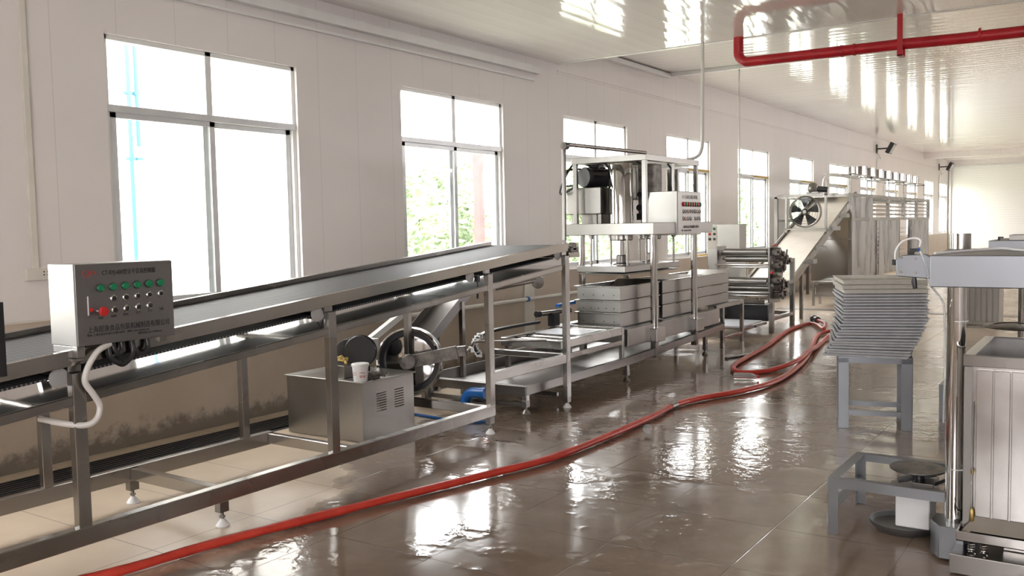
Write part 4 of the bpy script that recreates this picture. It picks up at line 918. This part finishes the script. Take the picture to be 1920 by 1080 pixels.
sc = thing('platform_scale', (-.79,4.62,0), 'old platform scale with a round grey pan inside the low table frame', 'scale')
obj('base', MB().box((-.875,4.50,.05),(-.725,4.68,.20)), 'white', sc, .006)
obj('head', MB().box((-.915,4.47,.20),(-.76,4.62,.235)).box((-.80,4.50,.20),(-.71,4.66,.27)), 'steeld', sc, .004)
obj('cradle', MB().bar((-.88,4.58,.25),(-.72,4.63,.29),.05,.015).bar((-.72,4.58,.25),(-.64,4.56,.30),.05,.015).cyl((-.79,4.6,.24),(-.79,4.6,.31),.03), 'iron', sc)
obj('pan', MB().lathe((-.795,4.60,.308),[(.12,0),(.125,.004),(.125,.010),(0,.012)],seg=40), 'rust', sc)
tag(obj('grey_basin', MB().lathe((-.86,4.62,0),[(.12,.0),(.125,.002),(.15,.028),(.155,.045),(.150,.045),(.14,.025),(.11,.012),(0,.012)],seg=40), 'galv', None, 0, loc=(-.86,4.62,0)), 'shallow grey basin on the floor under the old scale', 'basin')

# ------------------------------------------------------------------ foreground press on the right
fp = thing('mould_press', (-.2,4.6,0), 'grey steel column press at the right edge with a thick top beam', 'press')
obj('top_beam', MB().prism([(-.695,4.25,1.205),(.9,4.25,1.205),(.9,5.25,1.205),(-.765,5.25,1.205)],(0,0,.137)), 'galv', fp, .004)
for x, y in ((-.603,4.36),(.65,4.36),(.65,5.1)):
    obj('column', MB().cyl((x,y,.15),(x,y,1.206),.038,32), 'chrome', fp)
obj('column_tie', MB().lathe((-.595,4.36,.395),[(.040,0),(.041,.002),(.040,.004)],seg=32).lathe((-.595,4.36,1.05),[(.039,0),(.040,.002),(.039,.004)],seg=32), 'white', fp)
for x, y in ((-.60,4.36),(.65,4.36)): obj('column_foot', MB().prism([(x-.095,y-.02,.012),(x-.05,y-.10,.012),(x+.05,y-.10,.012),(x+.09,y-.02,.012),(x+.09,y+.09,.012),(x-.09,y+.09,.012)],(0,0,.145)).cyl((x-.04,y,.0),(x-.04,y,.012),.03), 'galv', fp, .003)
obj('bed', MB().box((-.586,4.12,.005),(.9,5.3,.090)), 'steel', fp, .004)
obj('inner_rail', MB().box((-.40,4.27,.0905),(.8,4.33,.125)), 'steelp', fp, .003)
mt2 = thing('slatted_mould', (-.1,4.6,.105), 'tall ribbed stainless mould box on springs in the foreground press', 'mould')
x0, x1, y0, y1, z0, z1 = -.532, .34, 4.15, 4.83, .205, .930
obj('tray_base', MB().box((-.555,4.075,.165),(.38,4.88,.170)).box((-.555,4.075,.165),(.38,4.083,.205)).box((-.555,4.083,.165),(-.547,4.88,.205)), 'steelp', mt2, .001)
bd = MB()
bd.box((x0,y0,z0),(x0+.01,y1,z1)).box((x1-.01,y0,z0),(x1,y1,z1)).box((x0+.01,y1-.01,z0),(x1-.01,y1,z1)).box((x0+.01,y0,z0),(x1-.01,y0+.008,z1)); obj('box_walls', bd, 'tank', mt2)
rb = MB(); nx = 13
for k in range(nx):
    a = x0+.038+k*.0645
    if a+.06 < x1: rb.box((a,y0-.016,z0+.055),(a+.0585,y0,z1-.055))
obj('front_slats', rb, 'tank', mt2, .003)
obj('rim', MB().box((x0-.012,y0-.020,z1-.042),(x1,y0-.002,z1+.004)).box((x0-.012,y0-.014,z1),(x0+.03,y1+.01,z1+.006)).box((x0+.03,y1-.02,z1),(x1,y1+.01,z1+.006)), 'steel', mt2, .002)
obj('lower_flange', MB().prism([(x0-.005,y0-.05,z0+.0),(x0+.04,y0-.012,z0+.055),(x1,y0-.012,z0+.055),(x1,y0-.05,z0+.0)],(0,.01,0)), 'tank', mt2)
obj('corner_strip', MB().box((x0-.008,y0-.012,z0),(x0+.022,y0-.001,z1-.045)), 'steelm', mt2, .001)
obj('latch_knob', MB().cyl((x0+.028,y0-.022,.44),(x0+.028,y0-.022,.458),.006,10), 'brass', mt2)
obj('latch_rod', MB().lathe((x0+.028,y0-.018,.232),[(.006,0),(.011,.01),(.009,.05),(.004,.06)],seg=12), 'brass', mt2)
obj('latch_wire', MB().cyl((x0+.028,y0-.018,.24),(x0+.028,y0-.018,.74),.0018,8), 'steeld', mt2)
obj('inner_divider', MB().box((x0+.01,4.50,.6),(x1-.01,4.508,.86)).box((-.30,4.17,.6),(-.292,4.81,.82)), 'steeld', mt2)
for x in (-.508,-.462):
    obj('spring', MB().tube([(x+.013*math.cos(t),4.17+.013*math.sin(t),.0915+.00165*t) for t in [i*.5 for i in range(0,88)]], .0025, 6), 'chrome', mt2)
obj('side_clip', MB().box((x0-.014,4.18,.70),(x0-.0005,4.22,.86)), 'white', mt2, .002)
# cylinder, valve plate and hoses on the top beam
tag(obj('steel_cup', MB().lathe((-.69,5.08,1.343),[(.048,0),(.050,.002),(.050,.080),(.046,.080),(.045,.004),(0,.004)],seg=36), 'steelp', None, 0, loc=(-.69,5.08,1.343)), 'polished steel cup standing on the top beam of the foreground press', 'cup')
vp = thing('valve_plate', (-.77,4.35,1.24), 'grey valve plate with black air fittings left of the top beam of the foreground press', 'valve')
obj('plate', MB().prism([(-.845,4.33,1.245),(-.70,4.33,1.235),(-.70,4.33,1.33),(-.73,4.33,1.345),(-.825,4.33,1.340),(-.85,4.33,1.32)],(0,.05,0)), 'galv', vp, .004)
bo = MB()
for x, z_ in ((-.825,1.33),(-.765,1.325),(-.825,1.265),(-.765,1.262)): bo.cyl((x,4.322,z_),(x,4.33,z_),.006,8)
obj('bolts', bo, 'steeld', vp)
obj('lever_handle', MB().tube([(-.775,4.35,1.245),(-.775,4.35,1.22),(-.770,4.35,1.19)],[.008,.012,.009],10), 'black', vp)
obj('elbow_fitting', MB().box((-.800,4.34,1.343),(-.775,4.36,1.36)).box((-.795,4.34,1.355),(-.76,4.36,1.37)).box((-.868,4.34,1.295),(-.842,4.36,1.32)), 'black', vp, .003)
obj('blue_collar', MB().cyl((-.76,4.35,1.363),(-.752,4.35,1.363),.008,12), 'bluep', vp)
tag(obj('air_hose', MB().tube(spline([(-.855,4.35,1.318),(-.855,4.36,1.36),(-.83,4.37,1.40),(-.785,4.38,1.415),(-.755,4.37,1.405),(-.756,4.36,1.375)],8), .0045, 8), 'white'), 'short white air hose arching between the two black fittings of the valve plate', 'air hose')
tag(obj('air_hose', MB().tube(spline([(-.745,4.32,1.36),(-.72,4.30,1.30),(-.70,4.28,1.22),(-.66,4.29,1.16),(-.648,4.33,1.10),(-.645,4.34,.9),(-.648,4.34,.6)],8), .0045, 8), 'clear'), 'thin clear air hose running down along the foreground press column', 'air hose')
tag(obj('air_hose', MB().tube(spline([(-.70,4.40,1.346),(-.60,4.75,1.348),(-.49,4.9,1.352),(-.40,4.75,1.349),(-.30,4.6,1.352),(-.245,4.5,1.40),(-.225,4.45,1.47),(-.22,4.45,1.60),(-.24,4.5,2.0),(-.22,4.5,2.6),(-.20,4.5,3.48)],8), .006, 8), 'white'), 'long white air hose on the top beam, rising to the ceiling at the right', 'air hose')

# second press and mould further back
p2 = thing('mould_press', (-.2,7.8,0), 'second grey column press standing behind the foreground press', 'press')
obj('top_beam', MB().box((-.82,7.4,1.20),(.6,8.3,1.335)), 'galv', p2, .004)
for x in (-.60,.40): obj('column', MB().cyl((x,7.5,.15),(x,7.5,1.2),.033), 'chrome', p2)
obj('bed', MB().box((-.70,7.38,.005),(.6,8.3,.16)), 'steeld', p2, .004)
obj('motor_box', MB().box((-.69,7.42,1.335),(-.40,7.7,1.375)).box((-.60,7.45,1.375),(-.4,7.65,1.42)), 'steelm', p2, .003)
obj('elbow_fitting', MB().box((-.765,7.45,1.335),(-.75,7.47,1.358)).box((-.765,7.45,1.35),(-.73,7.47,1.362)), 'black', p2)
tag(obj('round_press_disc', MB().lathe((-.60,7.5,.70),[(.0,0),(.25,0),(.26,.008),(.25,.016),(.20,.02),(.19,.012),(.10,.02),(0,.02)],seg=40), 'rust', None, 0, loc=(-.6,7.5,.70)), 'round worn metal disc on the column of the second press', 'disc')
m3 = thing('slatted_mould', (-1.5,14.1,0), 'ribbed stainless mould box far behind the foreground press column', 'mould')
bd = MB().box((-1.98,13.9,.03),(-1.40,14.45,.72)); obj('box_walls', bd, 'steelm', m3, .004)
rb = MB()
for k in range(8): rb.box((-1.965+k*.071,13.885,.08),(-1.965+k*.071+.058,13.9,.68))
obj('front_slats', rb, 'steelm', m3, .004)
obj('tray_base', MB().box((-2.02,13.84,.0),(-1.36,14.5,.03)), 'steel', m3, .002)
